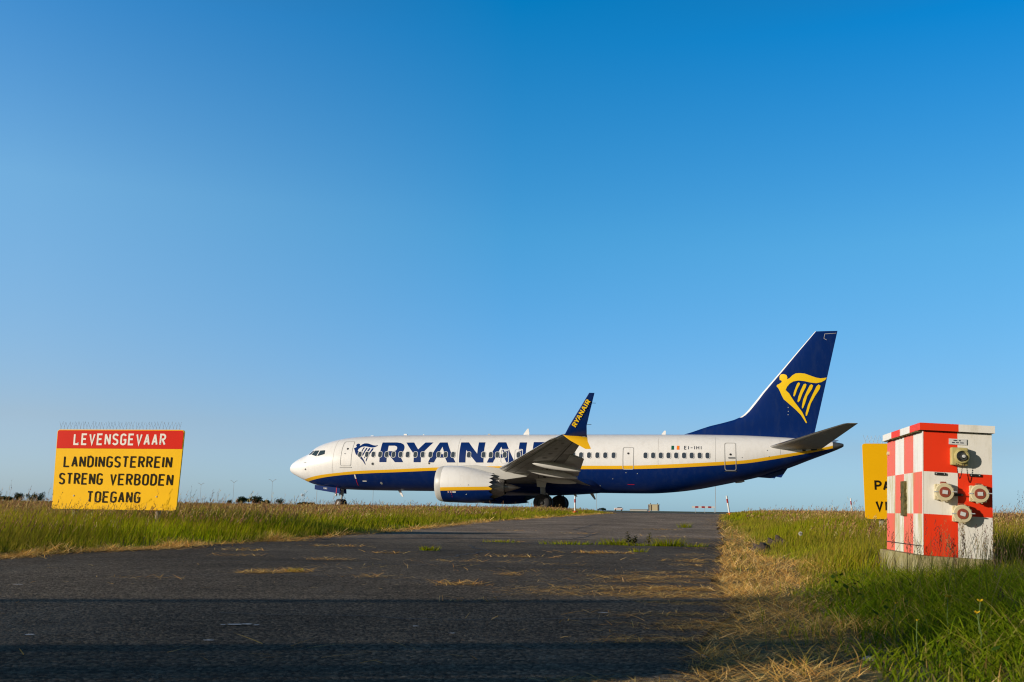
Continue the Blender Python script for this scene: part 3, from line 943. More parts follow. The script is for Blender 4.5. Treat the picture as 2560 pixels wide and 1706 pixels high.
    # static wicks
    for s, z in ((25.25, 5.55), (25.03, 4.45)):
        MB().tube([(s, y(17.6), z), (s+.22, y(17.62), z-.01)], .012, 5).build("static_wick", M['black'], wl)
    return wg
wing(-1); wing(1)

def engine(sg_):
    yc = 4.83*sg_
    zc = lambda s: float(np.interp(s, [13, 14.5, 16.7, 18.6], [1.70, 1.69, 1.50, 1.50]))
    outer = [(13.04, 1.00), (13.06, 1.055), (13.12, 1.10), (13.25, 1.15), (13.5, 1.185), (13.8, 1.20), (14.2, 1.205), (14.7, 1.20), (15.2, 1.165), (15.7, 1.11), (16.2, 1.03), (16.55, .965), (16.8, .92)]
    mb = MB()
    n = 72
    for j, (s, r) in enumerate(outer):
        cz = zc(s)
        zt = np.interp(s, [13.5, 16.8], [1.45, 1.53]); zb = zt-.22
        p1 = math.acos(max(-1, min(1, (zt-cz)/r))); p2 = math.acos(max(-1, min(1, (zb-cz)/r)))
        half = [p1*k/20 for k in range(21)]+[p1+(p2-p1)*k/3 for k in (1, 2, 3)]+[p2+(PI-p2)*k/12 for k in range(1, 13)]
        ph = half+[2*PI-p for p in half[-2:0:-1]]
        for k, p in enumerate(ph):
            ss = s
            if j == len(outer)-1:
                ss += [-.13, .0, .13, 0][k % 4]
            mb.v.append((ss, yc-r*math.sin(p), cz+r*math.cos(p)*(0.985 if math.cos(p) < 0 else 1)))
        n = len(ph)
    for i in range(len(outer)-1):
        for k in range(n):
            k2 = (k+1) % n
            kk = k if k < 36 else 71-k
            kk = k if k < 36 else n-1-k
            mi = 3 if outer[i][0] < 13.45 else (0 if kk < 20 else (1 if kk < 23 else 2))
            mb.f.append([i*n+k, i*n+k2, (i+1)*n+k2, (i+1)*n+k]); mb.m.append(mi)
    e = mb.build("engine", [M['white'], M['yellow'], M['navy'], M['wlight']], jet, smooth=True, angle=50)
    # inlet duct and fan
    mb = MB()
    mb.lathe([(13.04, 1.0), (13.06, .95), (13.15, .91), (13.4, .88), (13.9, .90)], 'x', (0, yc, 1.70), 48)
    mb.build("inlet_lip", M['metal'], e, smooth=True)
    mb = MB()
    for k in range(18):
        t = 2*PI*k/18
        c, q = math.cos(t), math.sin(t)
        c2, q2 = math.cos(t+.22), math.sin(t+.22)
        mb.add([(13.85, yc+.25*c, 1.7+.25*q), (13.75, yc+.89*c, 1.7+.89*q), (13.95, yc+.89*c2, 1.7+.89*q2), (14.0, yc+.25*c2, 1.7+.25*q2)], [(0, 1, 2, 3)])
    mb.lathe([(13.45, .01), (13.55, .12), (13.75, .23), (13.9, .28), (14.05, .28)], 'x', (0, yc, 1.70), 24)
    mb.lathe([(14.1, .0), (14.1, .9)], 'x', (0, yc, 1.70), 32)
    mb.build("fan", M['dmetal'], e)
    mb = MB()
    mb.lathe([(16.5, .93), (16.45, .74), (16.8, .72), (17.2, .60), (17.55, .47), (17.57, .43), (17.3, .40)], 'x', (0, yc, 1.5), 48)
    mb.build("exhaust_cowl", M['dmetal'], e, smooth=True, angle=40)
    mb = MB()
    mb.lathe([(17.2, .33), (17.6, .30), (18.1, .16), (18.55, .03), (18.56, .0)], 'x', (0, yc, 1.5), 32)
    mb.build("exhaust_plug", M['dmetal'], e, smooth=True)
    prof = [(14.1, 2.80), (14.7, 2.90), (15.6, 2.92), (16.6, 2.80), (17.4, 2.72), (19.2, 2.45), (19.0, 2.2), (17.6, 2.0), (16.6, 2.1), (15.2, 2.6)]
    mb = MB()
    k = len(prof)
    vs = [(a, yc-.17, b) for a, b in prof]+[(a, yc+.17, b) for a, b in prof]
    mb.add(vs, [tuple(range(k)), tuple(range(k, 2*k))[::-1]]+[(i, (i+1) % k, k+(i+1) % k, k+i) for i in range(k)])
    mb.build("pylon", M['wlight'], e, bevel=0.04, smooth=True, angle=40)
    # strake
    MB().add([(13.9, yc-sg_*.62, 2.70), (14.8, yc-sg_*.62, 2.72), (14.8, yc-sg_*.85, 2.95), (14.5, yc-sg_*.83, 2.93),
              (13.9, yc-sg_*.65, 2.69), (14.8, yc-sg_*.65, 2.71), (14.8, yc-sg_*.88, 2.94), (14.5, yc-sg_*.86, 2.92)],
             [(0, 1, 2, 3), (7, 6, 5, 4), (0, 4, 5, 1), (1, 5, 6, 2), (2, 6, 7, 3), (3, 7, 4, 0)]).build("strake", M['wlight'], e)
    if sg_ < 0:
        def on(s, z, o=.012):
            r = float(np.interp(s, [p[0] for p in outer], [p[1] for p in outer]))
            d = z-zc(s)
            return (s, yc-math.sqrt(max(r*r-(d/0.985)**2, 0))-o, z)
        def mark(nm, lp, m, o=.012):
            mb = MB(); mb.add([on(a, b, o) for a, b in lp], [tuple(range(len(lp)))]); mb.build(nm, m, e)
        mark("warning_mark", disc(14.05, 1.16, .055), M['white'])
        mark("warning_mark", disc(14.22, 1.16, .055), M['white'])
        mark("warning_mark", disc(14.05, 1.16, .035), M['red'], .016)
        mark("warning_mark", disc(14.22, 1.16, .035), M['red'], .016)
        mark("placard", [(14.32, 1.20), (14.55, 1.20), (14.55, 1.12), (14.32, 1.12)], M['white'])
        mark("red_line", [(14.22, 1.06), (14.245, 1.06), (14.255, .82), (14.235, .82)], M['red'])
        mark("latch", disc(15.4, 1.62, .04), M['seam'])
        mark("latch", [(15.18, 1.02), (15.26, 1.06), (15.24, .98)], M['white'])
        mark("cowl_seam", [(14.93, 2.6), (14.945, 2.6), (14.945, 2.2), (14.93, 2.2)], M['seam'])
        mark("cowl_seam", [(14.93, 2.2), (14.945, 2.2), (14.9, 1.6), (14.885, 1.6)], M['seam'])
engine(-1); engine(1)

# fin
FLE = pchip([4.7, 5.0, 5.23, 5.81, 6.17, 6.46, 7.01, 7.98, 9.33, 10.69, 12.05], [26.6, 27.6, 28.67, 30.47, 31.93, 32.55, 33.1, 33.88, 35.06, 36.23, 37.42])
FTE = pchip([4.7, 5.39, 12.05], [36.98, 37.16, 38.83])
def fin_half(s, z):
    le, te = FLE(z), FTE(z)
    c = te-le
    x = min(max((s-le)/c, 0), 1)
    tr = float(np.interp(c, [1.4, 3.5, 5, 8], [.095, .10, .085, .055]))
    return 5*(0.2969*math.sqrt(x)-0.126*x-0.3516*x*x+0.2843*x**3-0.1036*x**4)*tr*c
zs = [4.75, 5.0, 5.2, 5.4, 5.6, 5.8, 6.0, 6.2, 6.35, 6.5, 6.75, 7.0, 7.5, 8, 8.7, 9.4, 10.1, 10.8, 11.5, 11.95, 12.04]
def fin_part(name, x0, x1, mats, parent, lead=False):
    mb = MB()
    xs = [x0+(x1-x0)*0.5*(1-math.cos(PI*k/14)) if x0 == 0 else x0+(x1-x0)*k/6 for k in range(15 if x0 == 0 else 7)]
    n = len(xs)
    for z in zs:
        le, te = FLE(z), FTE(z)
        sh_ = 0.6 if z > 12 else 1
        for sgn in (-1, 1):
            for x in xs:
                s = le+(te-le)*x
                mb.v.append((s, sgn*fin_half(s, z)*sh_, z))
    for i in range(len(zs)-1):
        for side in (0, 1):
            for k in range(n-1):
                a = i*2*n+side*n+k; b = a+2*n
                mb.f.append([a, a+1, b+1, b]); mb.m.append(1 if (lead and zs[i] > 6.25 and xs[k+1] < 0.045) else 0)
        for k in (0, n-1):
            a = i*2*n+k; b = a+2*n
            mb.f.append([a, a+n, b+n, b]); mb.m.append(0)
    t = (len(zs)-1)*2*n
    for k in range(n-1):
        mb.f.append([t+k, t+k+1, t+n+k+1, t+n+k]); mb.m.append(0)
    return mb.build(name, mats, parent, smooth=True, angle=45, weld=True)
fin = fin_part("tail_fin", 0.0, 0.6915, [M['navy'], M['white']], jet, True)
rud = fin_part("rudder", 0.6917, 1.0, [M['navy']], fin)
def fin_decal(name, loops, m, off=0.02):
    xs = [p[0] for l in loops for p in l]; z_ = [p[1] for l in loops for p in l]
    bm = poly_bm(loops, frange(min(z_), max(z_), .4), frange(min(xs), max(xs), .25))
    for v in bm.verts:
        v.co.y = -fin_half(v.co.x, v.co.z)-off
    return finish_bm(bm, name, m, fin)
fin_decal("harp_emblem", [HARP]+STR, M['emblem'])
fin_decal("rudder_seam", [[(38.0, 11.86), (38.74, 11.9), (38.74, 11.88), (38.02, 11.83), (37.96, 11.55), (38.12, 11.45), (38.1, 11.43), (37.93, 11.54)]], M['wlight'], 0.012)
for s, z in ((35.5, 6.5), (35.52, 6.72), (35.52, 6.98)):
    fin_decal("rivet_mark", [disc(s, z, .03, 8)], M['wlight'])
# stabilisers
for sg_ in (-1, 1):
    y = lambda v: v*sg_
    st = loft("horizontal_stabilizer", [((33.9, y(.5), 4.28), (37.5, y(.5), 4.24), .09, (0, 0, 1)), ((34.2, y(1.0), 4.34), (37.6, y(1.0), 4.30), .09, (0, 0, 1)),
                                        ((38.35, y(6.95), 5.30), (39.15, y(6.95), 5.29), .085, (0, 0, 1)), ((38.6, y(7.15), 5.33), (39.18, y(7.15), 5.32), .05, (0, 0, 1))],
              [M['wgrey'], M['metal']], jet, split=lambda i, x, t: 1 if x < 0.03 else 0)
    if sg_ < 0:
        decal("trim_plate", [[(35.05, 4.62), (35.2, 4.62), (35.2, 4.45), (35.05, 4.45)]], M['black'], 0.02, st)
        for s, z in ((36.4, 4.12), (36.95, 4.17), (37.1, 4.2)):
            MB().box((s, -hw(s, z)-.03, z), (.22, .06, .10)).build("hinge_fitting", M['black'], st)

# landing gear
def wheel(parent, c, r, wd, m3=None, name="wheel", hubm="hub"):
    prof = [(-wd/2, r*.50), (-wd/2*1.0, r*.72), (-wd/2*.92, r*.9), (-wd*.36, r*.98), (0, r), (wd*.36, r*.98), (wd/2*.92, r*.9), (wd/2, r*.72), (wd/2, r*.50)]
    mb = MB()
    mb.lathe(prof, 'y', c, 36, [0]*8, m3)
    hp = [(-wd/2*.95, r*.52), (-wd/2*.6, r*.46), (-wd/2*.55, r*.24), (-wd/2*1.0, r*.18), (-wd/2*1.05, 0.001)]
    mb.lathe(hp, 'y', c, 36, [1]*4, m3)
    mb.lathe([(-a, b) for a, b in hp], 'y', c, 36, [1]*4, m3)
    for k in range(8):
        t = 2*PI*k/8
        q = Vector((r*.36*math.cos(t), -wd/2*.62, r*.36*math.sin(t)))
        if m3 is not None: q = m3 @ q
        mb.box(Vector(c)+q, (r*.10, .02, r*.10), 2)
    return mb.build(name, [M['rubber'], M[hubm], M['black']], parent, smooth=True, angle=50)
st3 = Matrix.Rotation(R(-22), 3, 'Z')
ng = MB()
ng.tube([(4.22, 0, 1.9), (4.16, 0, .95)], .12, 14); ng.tube([(4.16, 0, 1.0), (4.10, 0, .345)], .075, 12)
ng.tube([(4.13, -.25, .345), (4.10, 0, .345), (4.13, .25, .345)], .05, 10)
ng.tube([(4.1, 0, 1.0), (3.2, 0, 1.6)], .05, 8)
ng.tube([(4.24, 0, .95), (4.42, 0, .72), (4.18, 0, .48)], .03, 6)
ng.tube([(4.0, -.12, 1.35), (4.0, -.12, .9)], .035, 8)
ngo = ng.build("nose_gear", M['gear'], jet, smooth=True, angle=50)
for s_ in (-1, 1):
    c = Vector((4.10, 0, .345))+st3 @ Vector((0, s_*.21, 0))
    wheel(ngo, c, .345, .19, st3)
mb = MB()
mb.lathe([(3.72, .11), (3.80, .11), (3.86, .02)], 'x', (0, -.16, .98), 16)
mb.lathe([(3.72, .11), (3.72, .001)], 'x', (0, -.16, .98), 16)
mb.build("taxi_light", M['white'], ngo, smooth=True, angle=40)
for s_ in (-1, 1):
    dl = [(2.27, 1.66), (4.22, 1.45), (4.26, 1.06), (4.1, 1.07), (2.27, 1.34)]
    k = len(dl); yy = s_*.58
    mb = MB()
    mb.add([(a, yy-.02, b) for a, b in dl]+[(a, yy+.02, b) for a, b in dl], [tuple(range(k)), tuple(range(k, 2*k))[::-1]]+[(i, (i+1) % k, k+(i+1) % k, k+i) for i in range(k)])
    gd = mb.build("gear_door", M['letter'], ngo)
    if s_ < 0:
        mb = MB()
        text_strokes(mb, "IHI", 2.98, 3.24, 1.36, 1.51, lambda u, v, d: (u, yy-.026-d, v-(u-2.98)*.1), wr=.5, sw=.2, gap=.3)
        mb.build("door_lettering", M['white'], ngo)
        MB().box((3.97, yy-.03, 1.27), (.05, .012, .42)).build("warning_streamer", M['red'], ngo)
for sg_ in (-1, 1):
    y = 2.86*sg_
    mg = MB()
    mg.tube([(19.55, y, 2.4), (19.66, y, .9)], .17, 14); mg.tube([(19.66, y, 1.0), (19.66, y, .56)], .11, 12)
    mg.tube([(19.66, y-.5, .565), (19.66, y+.5, .565)], .08, 10)
    mg.tube([(19.66, y, 1.3), (19.4, y-sg_*1.1, 1.9)], .07, 8)
    mg.tube([(19.85, y, 1.2), (20.1, y, .9), (19.72, y, .6)], .05, 6)
    mgo = mg.build("main_gear", M['gear'], jet, smooth=True, angle=50)
    for s_ in (-1, 1):
        wheel(mgo, (19.66, y+s_*.43, .565), .565, .40, hubm='hub_shade')
    pl = [(19.1, 2.35), (19.95, 2.25), (19.95, 1.95), (19.85, 1.55), (19.3, 1.6), (19.25, 2.0)]
    k = len(pl); yy = y+sg_*.30
    mb = MB()
    mb.add([(a, yy-.02, b) for a, b in pl]+[(a, yy+.02, b) for a, b in pl], [tuple(range(k)), tuple(range(k, 2*k))[::-1]]+[(i, (i+1) % k, k+(i+1) % k, k+i) for i in range(k)])
    mb.build("gear_door", M['wlight'], mgo)

# antennas and masts
def blade_part(name, pts, m, t=.03, y=0.0):
    k = len(pts)
    mb = MB()
    mb.add([(a, y-t, b) for a, b in pts]+[(a, y+t, b) for a, b in pts], [tuple(range(k)), tuple(range(k, 2*k))[::-1]]+[(i, (i+1) % k, k+(i+1) % k, k+i) for i in range(k)])
    return mb.build(name, m, jet)
blade_part("antenna", [(17.55, 5.24), (18.02, 5.24), (18.03, 5.40), (17.97, 5.70), (17.88, 5.68)], M['white'])
blade_part("antenna", [(27.15, 5.20), (27.47, 5.20), (27.50, 5.50), (27.38, 5.50)], M['white'])
blade_part("antenna", [(8.44, 1.34), (8.66, 1.34), (8.88, .90), (8.78, .88)], M['white'])
blade_part("antenna", [(21.05, 1.30), (21.30, 1.30), (21.52, 1.03), (21.40, 1.01)], M['wlight'], y=-.4)
blade_part("antenna", [(22.22, 1.34), (22.50, 1.34), (22.72, .86), (22.62, .84)], M['wlight'])
blade_part("beacon", [(8.75, 5.24), (9.02, 5.24), (9.0, 5.36), (8.78, 5.36)], M['white'], .07)
blade_part("beacon", [(6.2, 5.18), (6.5, 5.18), (6.45, 5.25), (6.25, 5.25)], M['white'], .07)
blade_part("beacon", [(10.2, 5.24), (10.32, 5.24), (10.3, 5.33), (10.22, 5.33)], M['white'], .04)
blade_part("beacon", [(15.0, 5.24), (15.25, 5.24), (15.2, 5.34), (15.05, 5.34)], M['wlight'], .06)
blade_part("tail_skid", [(33.3, 2.42), (34.2, 2.36), (34.5, 2.36), (34.42, 2.25), (34.62, 2.45), (34.95, 2.40), (35.4, 3.05)], M['navy'], .10)
blade_part("drain_fairing", [(31.9, 2.10), (32.55, 2.25), (32.62, 2.13), (32.4, 2.05), (32.05, 2.02)], M['wlight'], .08)
MB().tube([(1.80, -1.17, 3.24), (1.84, -1.28, 3.22), (1.66, -1.30, 3.22)], .015, 6).build("pitot_probe", M['dmetal'], jet)
# ------------------------------------------------------------------ warning sign on the left verge
M['sign_y'] = mat("sign_yellow", (0.93, 0.52, 0.002), 0.5, var=0.10, vscale=3.5, spec=0.15)
M['sign_y2'] = mat("sign_yellow_weathered", (0.80, 0.42, 0.002), 0.5, var=0.06, vscale=1.5, spec=0.15)
M['sign_r'] = mat("sign_red", (0.66, 0.014, 0.003), 0.5, var=0.12, vscale=2.0, spec=0.12)
M['sign_w'] = mat("sign_white", (0.80, 0.76, 0.70), 0.5)
M['sign_k'] = mat("sign_ink", (0.016, 0.011, 0.005), 0.6, spec=0.1)
M['wood'] = ramp_mat("weathered_wood", [(0.3, (0.16, 0.14, 0.11)), (0.6, (0.40, 0.36, 0.29)), (0.8, (0.52, 0.48, 0.40))], 9, 0.9, stretch=(4, 4, .5), bump=.4)
M['wire'] = mat("spike_wire", (0.42, 0.43, 0.44), 0.45)
def plate_loop(x0, x1, z0, z1, r): return rrect(x0, x1, z0, z1, r, 5)
def slab(mb, loop, y0, y1, mi=0):
    k = len(loop)
    mb.add([(a, y0, b) for a, b in loop]+[(a, y1, b) for a, b in loop], [tuple(range(k)), tuple(range(k, 2*k))[::-1]]+[(i, (i+1) % k, k+(i+1) % k, k+i) for i in range(k)], mi)
def sloped(loop, z0, z1, k0, k1):  # the board's slight taper
    return loop
sx, sy_ = -5.6, 14.0
sign = empty("warning_sign", (sx, sy_, 0), -R(8), "large red and yellow warning board headed LEVENSGEVAAR on wooden posts in the left meadow", "sign")
def lean(x, z): return x+(x-0.12)*0.018*((z-0.36)/1.1)*2*0.9+0.012*(z-.36)
mb = MB()
def board_pt(l): return [(lean(a, b), b) for a, b in l]
slab(mb, board_pt(plate_loop(-.795, 1.043, .366, 1.469, .035)), -.012, .012)
board = mb.build("board", M['sign_y'], sign)
mb = MB()
slab(mb, board_pt([(-.787, 1.206), (1.035, 1.206), (1.035, 1.43), (1.02, 1.458), (1.005, 1.460), (-.765, 1.460), (-.782, 1.452), (-.787, 1.43)]), -.0155, -.0125)
mb.build("header_band", M['sign_r'], board)
put = lambda u, v, d: (lean(u, v), -.0175-d, v)
for txt, a, b, c, d_, m, sw, y in (("LEVENSGEVAAR", -.545, .795, 1.252, 1.416, 'sign_w', .165, 0), ("LANDINGSTERREIN", -.668, .912, .943, 1.102, 'sign_k', .145, 0),
                                   ("STRENG", -.718, -.074, .703, .865, 'sign_k', .145, 0), ("VERBODEN", .036, .953, .700, .860, 'sign_k', .145, 0), ("TOEGANG", -.282, .502, .459, .616, 'sign_k', .145, 0)):
    mb = MB()
    text_strokes(mb, txt, a, b, c, d_, put, wr=.40, sw=sw*.93, gap=.15, space=.5)
    mb.build("lettering", M[m], board)
for x in (-.48, .745):
    MB().tube([(x, .06, -.3), (x, .06, 1.30)], .036, 12).build("post", M['wood'], sign, smooth=True, angle=40)
mb = MB()
for x in (-.48, .745):
    for z in (.55, 1.28):
        mb.lathe([(-.019, .001), (-.018, .010), (-.012, .012)], 'y', (x, 0, z), 8)
mb.build("bolts", M['wire'], board)
mb = MB()
for z in (.55, 1.28):
    mb.box((.12, .022, z), (1.7, .018, .05))
mb.build("rail", M['wire'], sign)
mb = MB()
mb.box((.12, 0, 1.4715), (1.78, .016, .005))
n = 37
for i in range(n):
    x = -.77+1.78*i/(n-1)
    for dx in (-.026, .026):
        mb.tube([(x-dx*.3, 0, 1.47), (x+dx, random.uniform(-.03, .03), 1.47+random.uniform(.10, .118))], .0016, 4)
mb.build("bird_spikes", M['wire'], sign)

# second sign, partly behind the cabinet
sign2 = empty("warning_sign", (4.5, 14.0, 0), -R(8), "plain yellow board with black capitals half hidden behind the chequered cabinet", "sign")
mb = MB()
slab(mb, plate_loop(.415, 1.55, .384, 1.417, .03), -.012, .012)
b2 = mb.build("board", M['sign_y2'], sign2)
for txt, a, b, c, d_ in (("PA", .552, .76, .768, .911), ("VI", .553, .712, .488, .636)):
    mb = MB()
    text_strokes(mb, txt, a, b, c, d_, lambda u, v, d: (u, -.0135-d, v), wr=.5, sw=.195, gap=.10 if txt == "PA" else .16)
    mb.build("lettering", M['sign_k'], b2)
for x in (.65, 1.34):
    MB().tube([(x, .07, -.3), (x, .07, 1.3)], .042, 12).build("post", M['wood'], sign2, smooth=True, angle=40)
mb = MB()
mb.box((.98, 0, 1.4195), (1.05, .016, .005))
for i in range(20):
    x = .46+1.05*i/19
    for dx in (-.03, .03):
        mb.tube([(x-dx*.3, 0, 1.418), (x+dx, random.uniform(-.03, .03), 1.418+random.uniform(.10, .12))], .0018, 4)
mb.build("bird_spikes", M['wire'], sign2)

# ------------------------------------------------------------------ chequered electrical cabinet
def weathered(name, col, dirt, lo, hi, amount, rough=0.45):
    m = mat(name, col, rough, var=0.06, vscale=6, spec=0.2)
    t = m.node_tree
    b = t.nodes["Principled BSDF"]
    src = b.inputs['Base Color'].links[0].from_socket
    tc = t.nodes.new("ShaderNodeTexCoord")
    mp = t.nodes.new("ShaderNodeMapping"); mp.inputs['Scale'].default_value = (9, 9, 1.6)
    n = t.nodes.new("ShaderNodeTexNoise"); n.inputs['Scale'].default_value = 1.6; n.inputs['Detail'].default_value = 10; n.inputs['Roughness'].default_value = .75
    t.links.new(tc.outputs['Object'], mp.inputs[0]); t.links.new(mp.outputs[0], n.inputs['Vector'])
    cr = t.nodes.new("ShaderNodeValToRGB")
    cr.color_ramp.elements[0].position, cr.color_ramp.elements[1].position = lo, hi
    cr.color_ramp.elements[1].color = (amount, amount, amount, 1)
    t.links.new(n.outputs[0], cr.inputs[0])
    mx = t.nodes.new("ShaderNodeMix"); mx.data_type = 'RGBA'
    t.links.new(cr.outputs[0], mx.inputs[0]); t.links.new(src, mx.inputs[6]); mx.inputs[7].default_value = (*dirt, 1)
    t.links.new(mx.outputs[2], b.inputs['Base Color'])
    return m
CR, CW = (0.74, 0.04, 0.010), (0.72, 0.70, 0.64)
M['cab_r'] = weathered("cabinet_red", CR, (0.33, 0.07, 0.03), .54, .74, .6)
M['cab_w'] = weathered("cabinet_white", CW, (0.40, 0.36, 0.22), .50, .72, .5)
M['cab_pr'] = weathered("cabinet_sunlit_red", (0.74, 0.13, 0.085), (0.45, 0.22, 0.06), .48, .66, .5)  # left-face red made paler in colour for stronger sun; grime is real
M['cab_pw'] = weathered("cabinet_algae_white", CW, (0.40, 0.34, 0.10), .40, .60, .8)
M['concrete'] = ramp_mat("old_concrete", [(0.35, (0.13, 0.11, 0.03)), (0.5, (0.29, 0.25, 0.11)), (0.7, (0.40, 0.36, 0.21))], 5, 0.9, bump=.3)
M['beige'] = mat("socket_beige", (0.56, 0.49, 0.30), 0.5, var=0.18, vscale=18)
M['oldyel'] = mat("box_dirty_yellow", (0.42, 0.36, 0.14), 0.6, var=0.35, vscale=22)
M['brown'] = mat("cap_red_brown", (0.26, 0.055, 0.03), 0.45, var=0.1, vscale=20)
M['label'] = mat("label_grey", (0.55, 0.56, 0.55), 0.5)
M['kblack'] = mat("black_plastic", (0.012, 0.013, 0.014), 0.45)
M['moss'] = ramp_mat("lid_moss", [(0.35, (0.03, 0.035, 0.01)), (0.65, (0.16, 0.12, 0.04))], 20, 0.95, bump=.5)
cab = empty("electrical_cabinet", (2.7-.047*math.cos(R(8.5)), 6.5+.047*math.sin(R(8.5)), .18), 0, "red and white chequered steel cabinet with three round sockets on a concrete base", "cabinet")
cab.matrix_world = Matrix.Translation(cab.location) @ Matrix.Rotation(-R(8.5), 4, 'Z') @ Matrix.Rotation(R(2.9), 4, 'Y')
CWD, CDP = .42, 1.06
zr = [.015, .278, .55, .812]
mb = MB()
# front: 2 columns x 3 rows;  left: 4 x 3; the hidden faces repeat the pattern.  slots: 0 red 1 white 2 red tinted as sunlit 3 algae white
def cell(pts, mi): mb.add(pts, [tuple(range(4))], mi)
for r in range(3):
    for c in range(2):
        x0, x1 = CWD*c/2, CWD*(c+1)/2
        red = (r+c) % 2 == 0
        cell([(x0, 0, zr[r]), (x1, 0, zr[r]), (x1, 0, zr[r+1]), (x0, 0, zr[r+1])], 0 if red else 1)
        cell([(x0, CDP, zr[r]), (x1, CDP, zr[r]), (x1, CDP, zr[r+1]), (x0, CDP, zr[r+1])], 1 if red else 0)
    for c in range(4):                       # c = 0 next to the front corner
        y0, y1 = CDP*c/4, CDP*(c+1)/4
        red = (r+c) % 2 == 1
        cell([(0, y0, zr[r]), (0, y1, zr[r]), (0, y1, zr[r+1]), (0, y0, zr[r+1])], 2 if red else (3 if r < 2 else 1))
        cell([(CWD, y0, zr[r]), (CWD, y1, zr[r]), (CWD, y1, zr[r+1]), (CWD, y0, zr[r+1])], 0 if red else 1)
cell([(0, 0, zr[0]), (CWD, 0, zr[0]), (CWD, CDP, zr[0]), (0, CDP, zr[0])], 1)
cell([(0, 0, zr[3]), (CWD, 0, zr[3]), (CWD, CDP, zr[3]), (0, CDP, zr[3])], 1)
body = mb.build("body", [M['cab_r'], M['cab_w'], M['cab_pr'], M['cab_pw']], cab, weld=True)
mb = MB()
for r, zz in enumerate(((.815, .862),)):
    ov = .028
    X0, X1, Y0, Y1 = -ov, CWD+.012, -ov, CDP+ov
    z0, z1 = zz
    xm = CWD/2
    for a, b, mi in ((X0, xm, 0), (xm, X1, 1)):
        mb.add([(a, Y0, z0), (b, Y0, z0), (b, Y0, z1), (a, Y0, z1)], [(0, 1, 2, 3)], mi)
        mb.add([(a, Y1, z0), (b, Y1, z0), (b, Y1, z1), (a, Y1, z1)], [(0, 1, 2, 3)], mi)
    yc_ = [Y0, .25, .53, .80, Y1]
    for c in range(4):
        for x in (X0, X1):
            mb.add([(x, yc_[c], z0), (x, yc_[c+1], z0), (x, yc_[c+1], z1), (x, yc_[c], z1)], [(0, 1, 2, 3)], 0 if c % 2 == 0 else 1)
        mb.add([(X0, yc_[c], z1), (X1, yc_[c], z1), (X1, yc_[c+1], z1), (X0, yc_[c+1], z1)], [(0, 1, 2, 3)], 0 if c % 2 == 0 else 1)
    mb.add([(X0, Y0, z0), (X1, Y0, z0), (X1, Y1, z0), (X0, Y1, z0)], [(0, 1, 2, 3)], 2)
lid = mb.build("lid", [M['cab_r'], M['cab_w'], M['moss']], cab, weld=True)
mb = MB()
for k in range(26):
    mb.box((-.02+random.uniform(-.004, .006), .05+k*.039, .8125), (.014, .036, random.uniform(.004, .012)))
mb.build("lid_moss", M['moss'], lid)
MB().box((-.004, CDP/2, .072), (.004, CDP*.985, .005)).build("door_seam", M['kblack'], body)
MB().box((-.0035, .004, .42), (.005, .01, .78)).build("corner_trim", M['cab_w'], body)
mb = MB()
for k in range(9):
    z = .275+.21*k/8
    mb.box((-.009, .50+random.uniform(-.006, .006)+(.012 if k > 5 else 0), z), (.016, .11+random.uniform(-.02, .02), .027))
mb.build("handle_cover", M['moss'], body)
MB().lathe([(-.014, .001), (-.014, .014), (0, .016)], 'x', (0, CDP-.06, .72), 14).build("lock", M['beige'], body, smooth=True, angle=40)
# concrete base, square with the cabinet
mb = MB()
mb.box((.19, CDP/2, -.10), (.48, CDP+.02, .226))
mb.build("concrete_base", M['concrete'], cab, bevel=.008)
# sockets
def socket(x, z, rot):
    m3 = Matrix.Rotation(rot, 3, 'Y')
    mb = MB()
    mb.box((x, -.012, z), (.098, .022, .098))
    for a in (-1, 1):
        for b in (-1, 1):
            mb.lathe([(-.028, .001), (-.028, .009), (-.022, .010)], 'y', (x+a*.042, 0, z+b*.042), 10)
    so = mb.build("socket", M['beige'], cab, smooth=True, angle=35)
    mb = MB()
    mb.lathe([(-.02, .050), (-.036, .048), (-.038, .058), (-.058, .058), (-.063, .054), (-.063, .033)], 'y', (x, 0, z), 32)
    for k in range(14):
        t = 2*PI*k/14
        mb.box((x+.058*math.cos(t), -.048, z+.058*math.sin(t)), (.008, .018, .008))
    mb.build("socket_collar", M['beige'], so, smooth=True, angle=35)
    mb = MB()
    mb.lathe([(-.061, .035), (-.066, .033), (-.067, .001)], 'y', (x, 0, z), 28)
    mb.build("socket_cap", M['brown'], so, smooth=True, angle=40)
    mb = MB()
    mb.box((x, -.0685, z), (.032, .002, .024), rot=m3)
    mb.build("cap_label", M['label'], so)
    mb = MB()
    mb.box((x+.058, -.062, z+.006), (.03, .012, .006))
    mb.box((x-.054, -.062, z), (.02, .010, .006))
    mb.build("cap_hook", M['wire'], so)
    mb = MB()
    mb.box((x-.005, -.04, z+.060), (.03, .035, .012))
    mb.build("hinge", M['brown'], so)
    return so
socket(.115, .421, 0.1); socket(.327, .423, -.05); socket(.222, .290, .25)
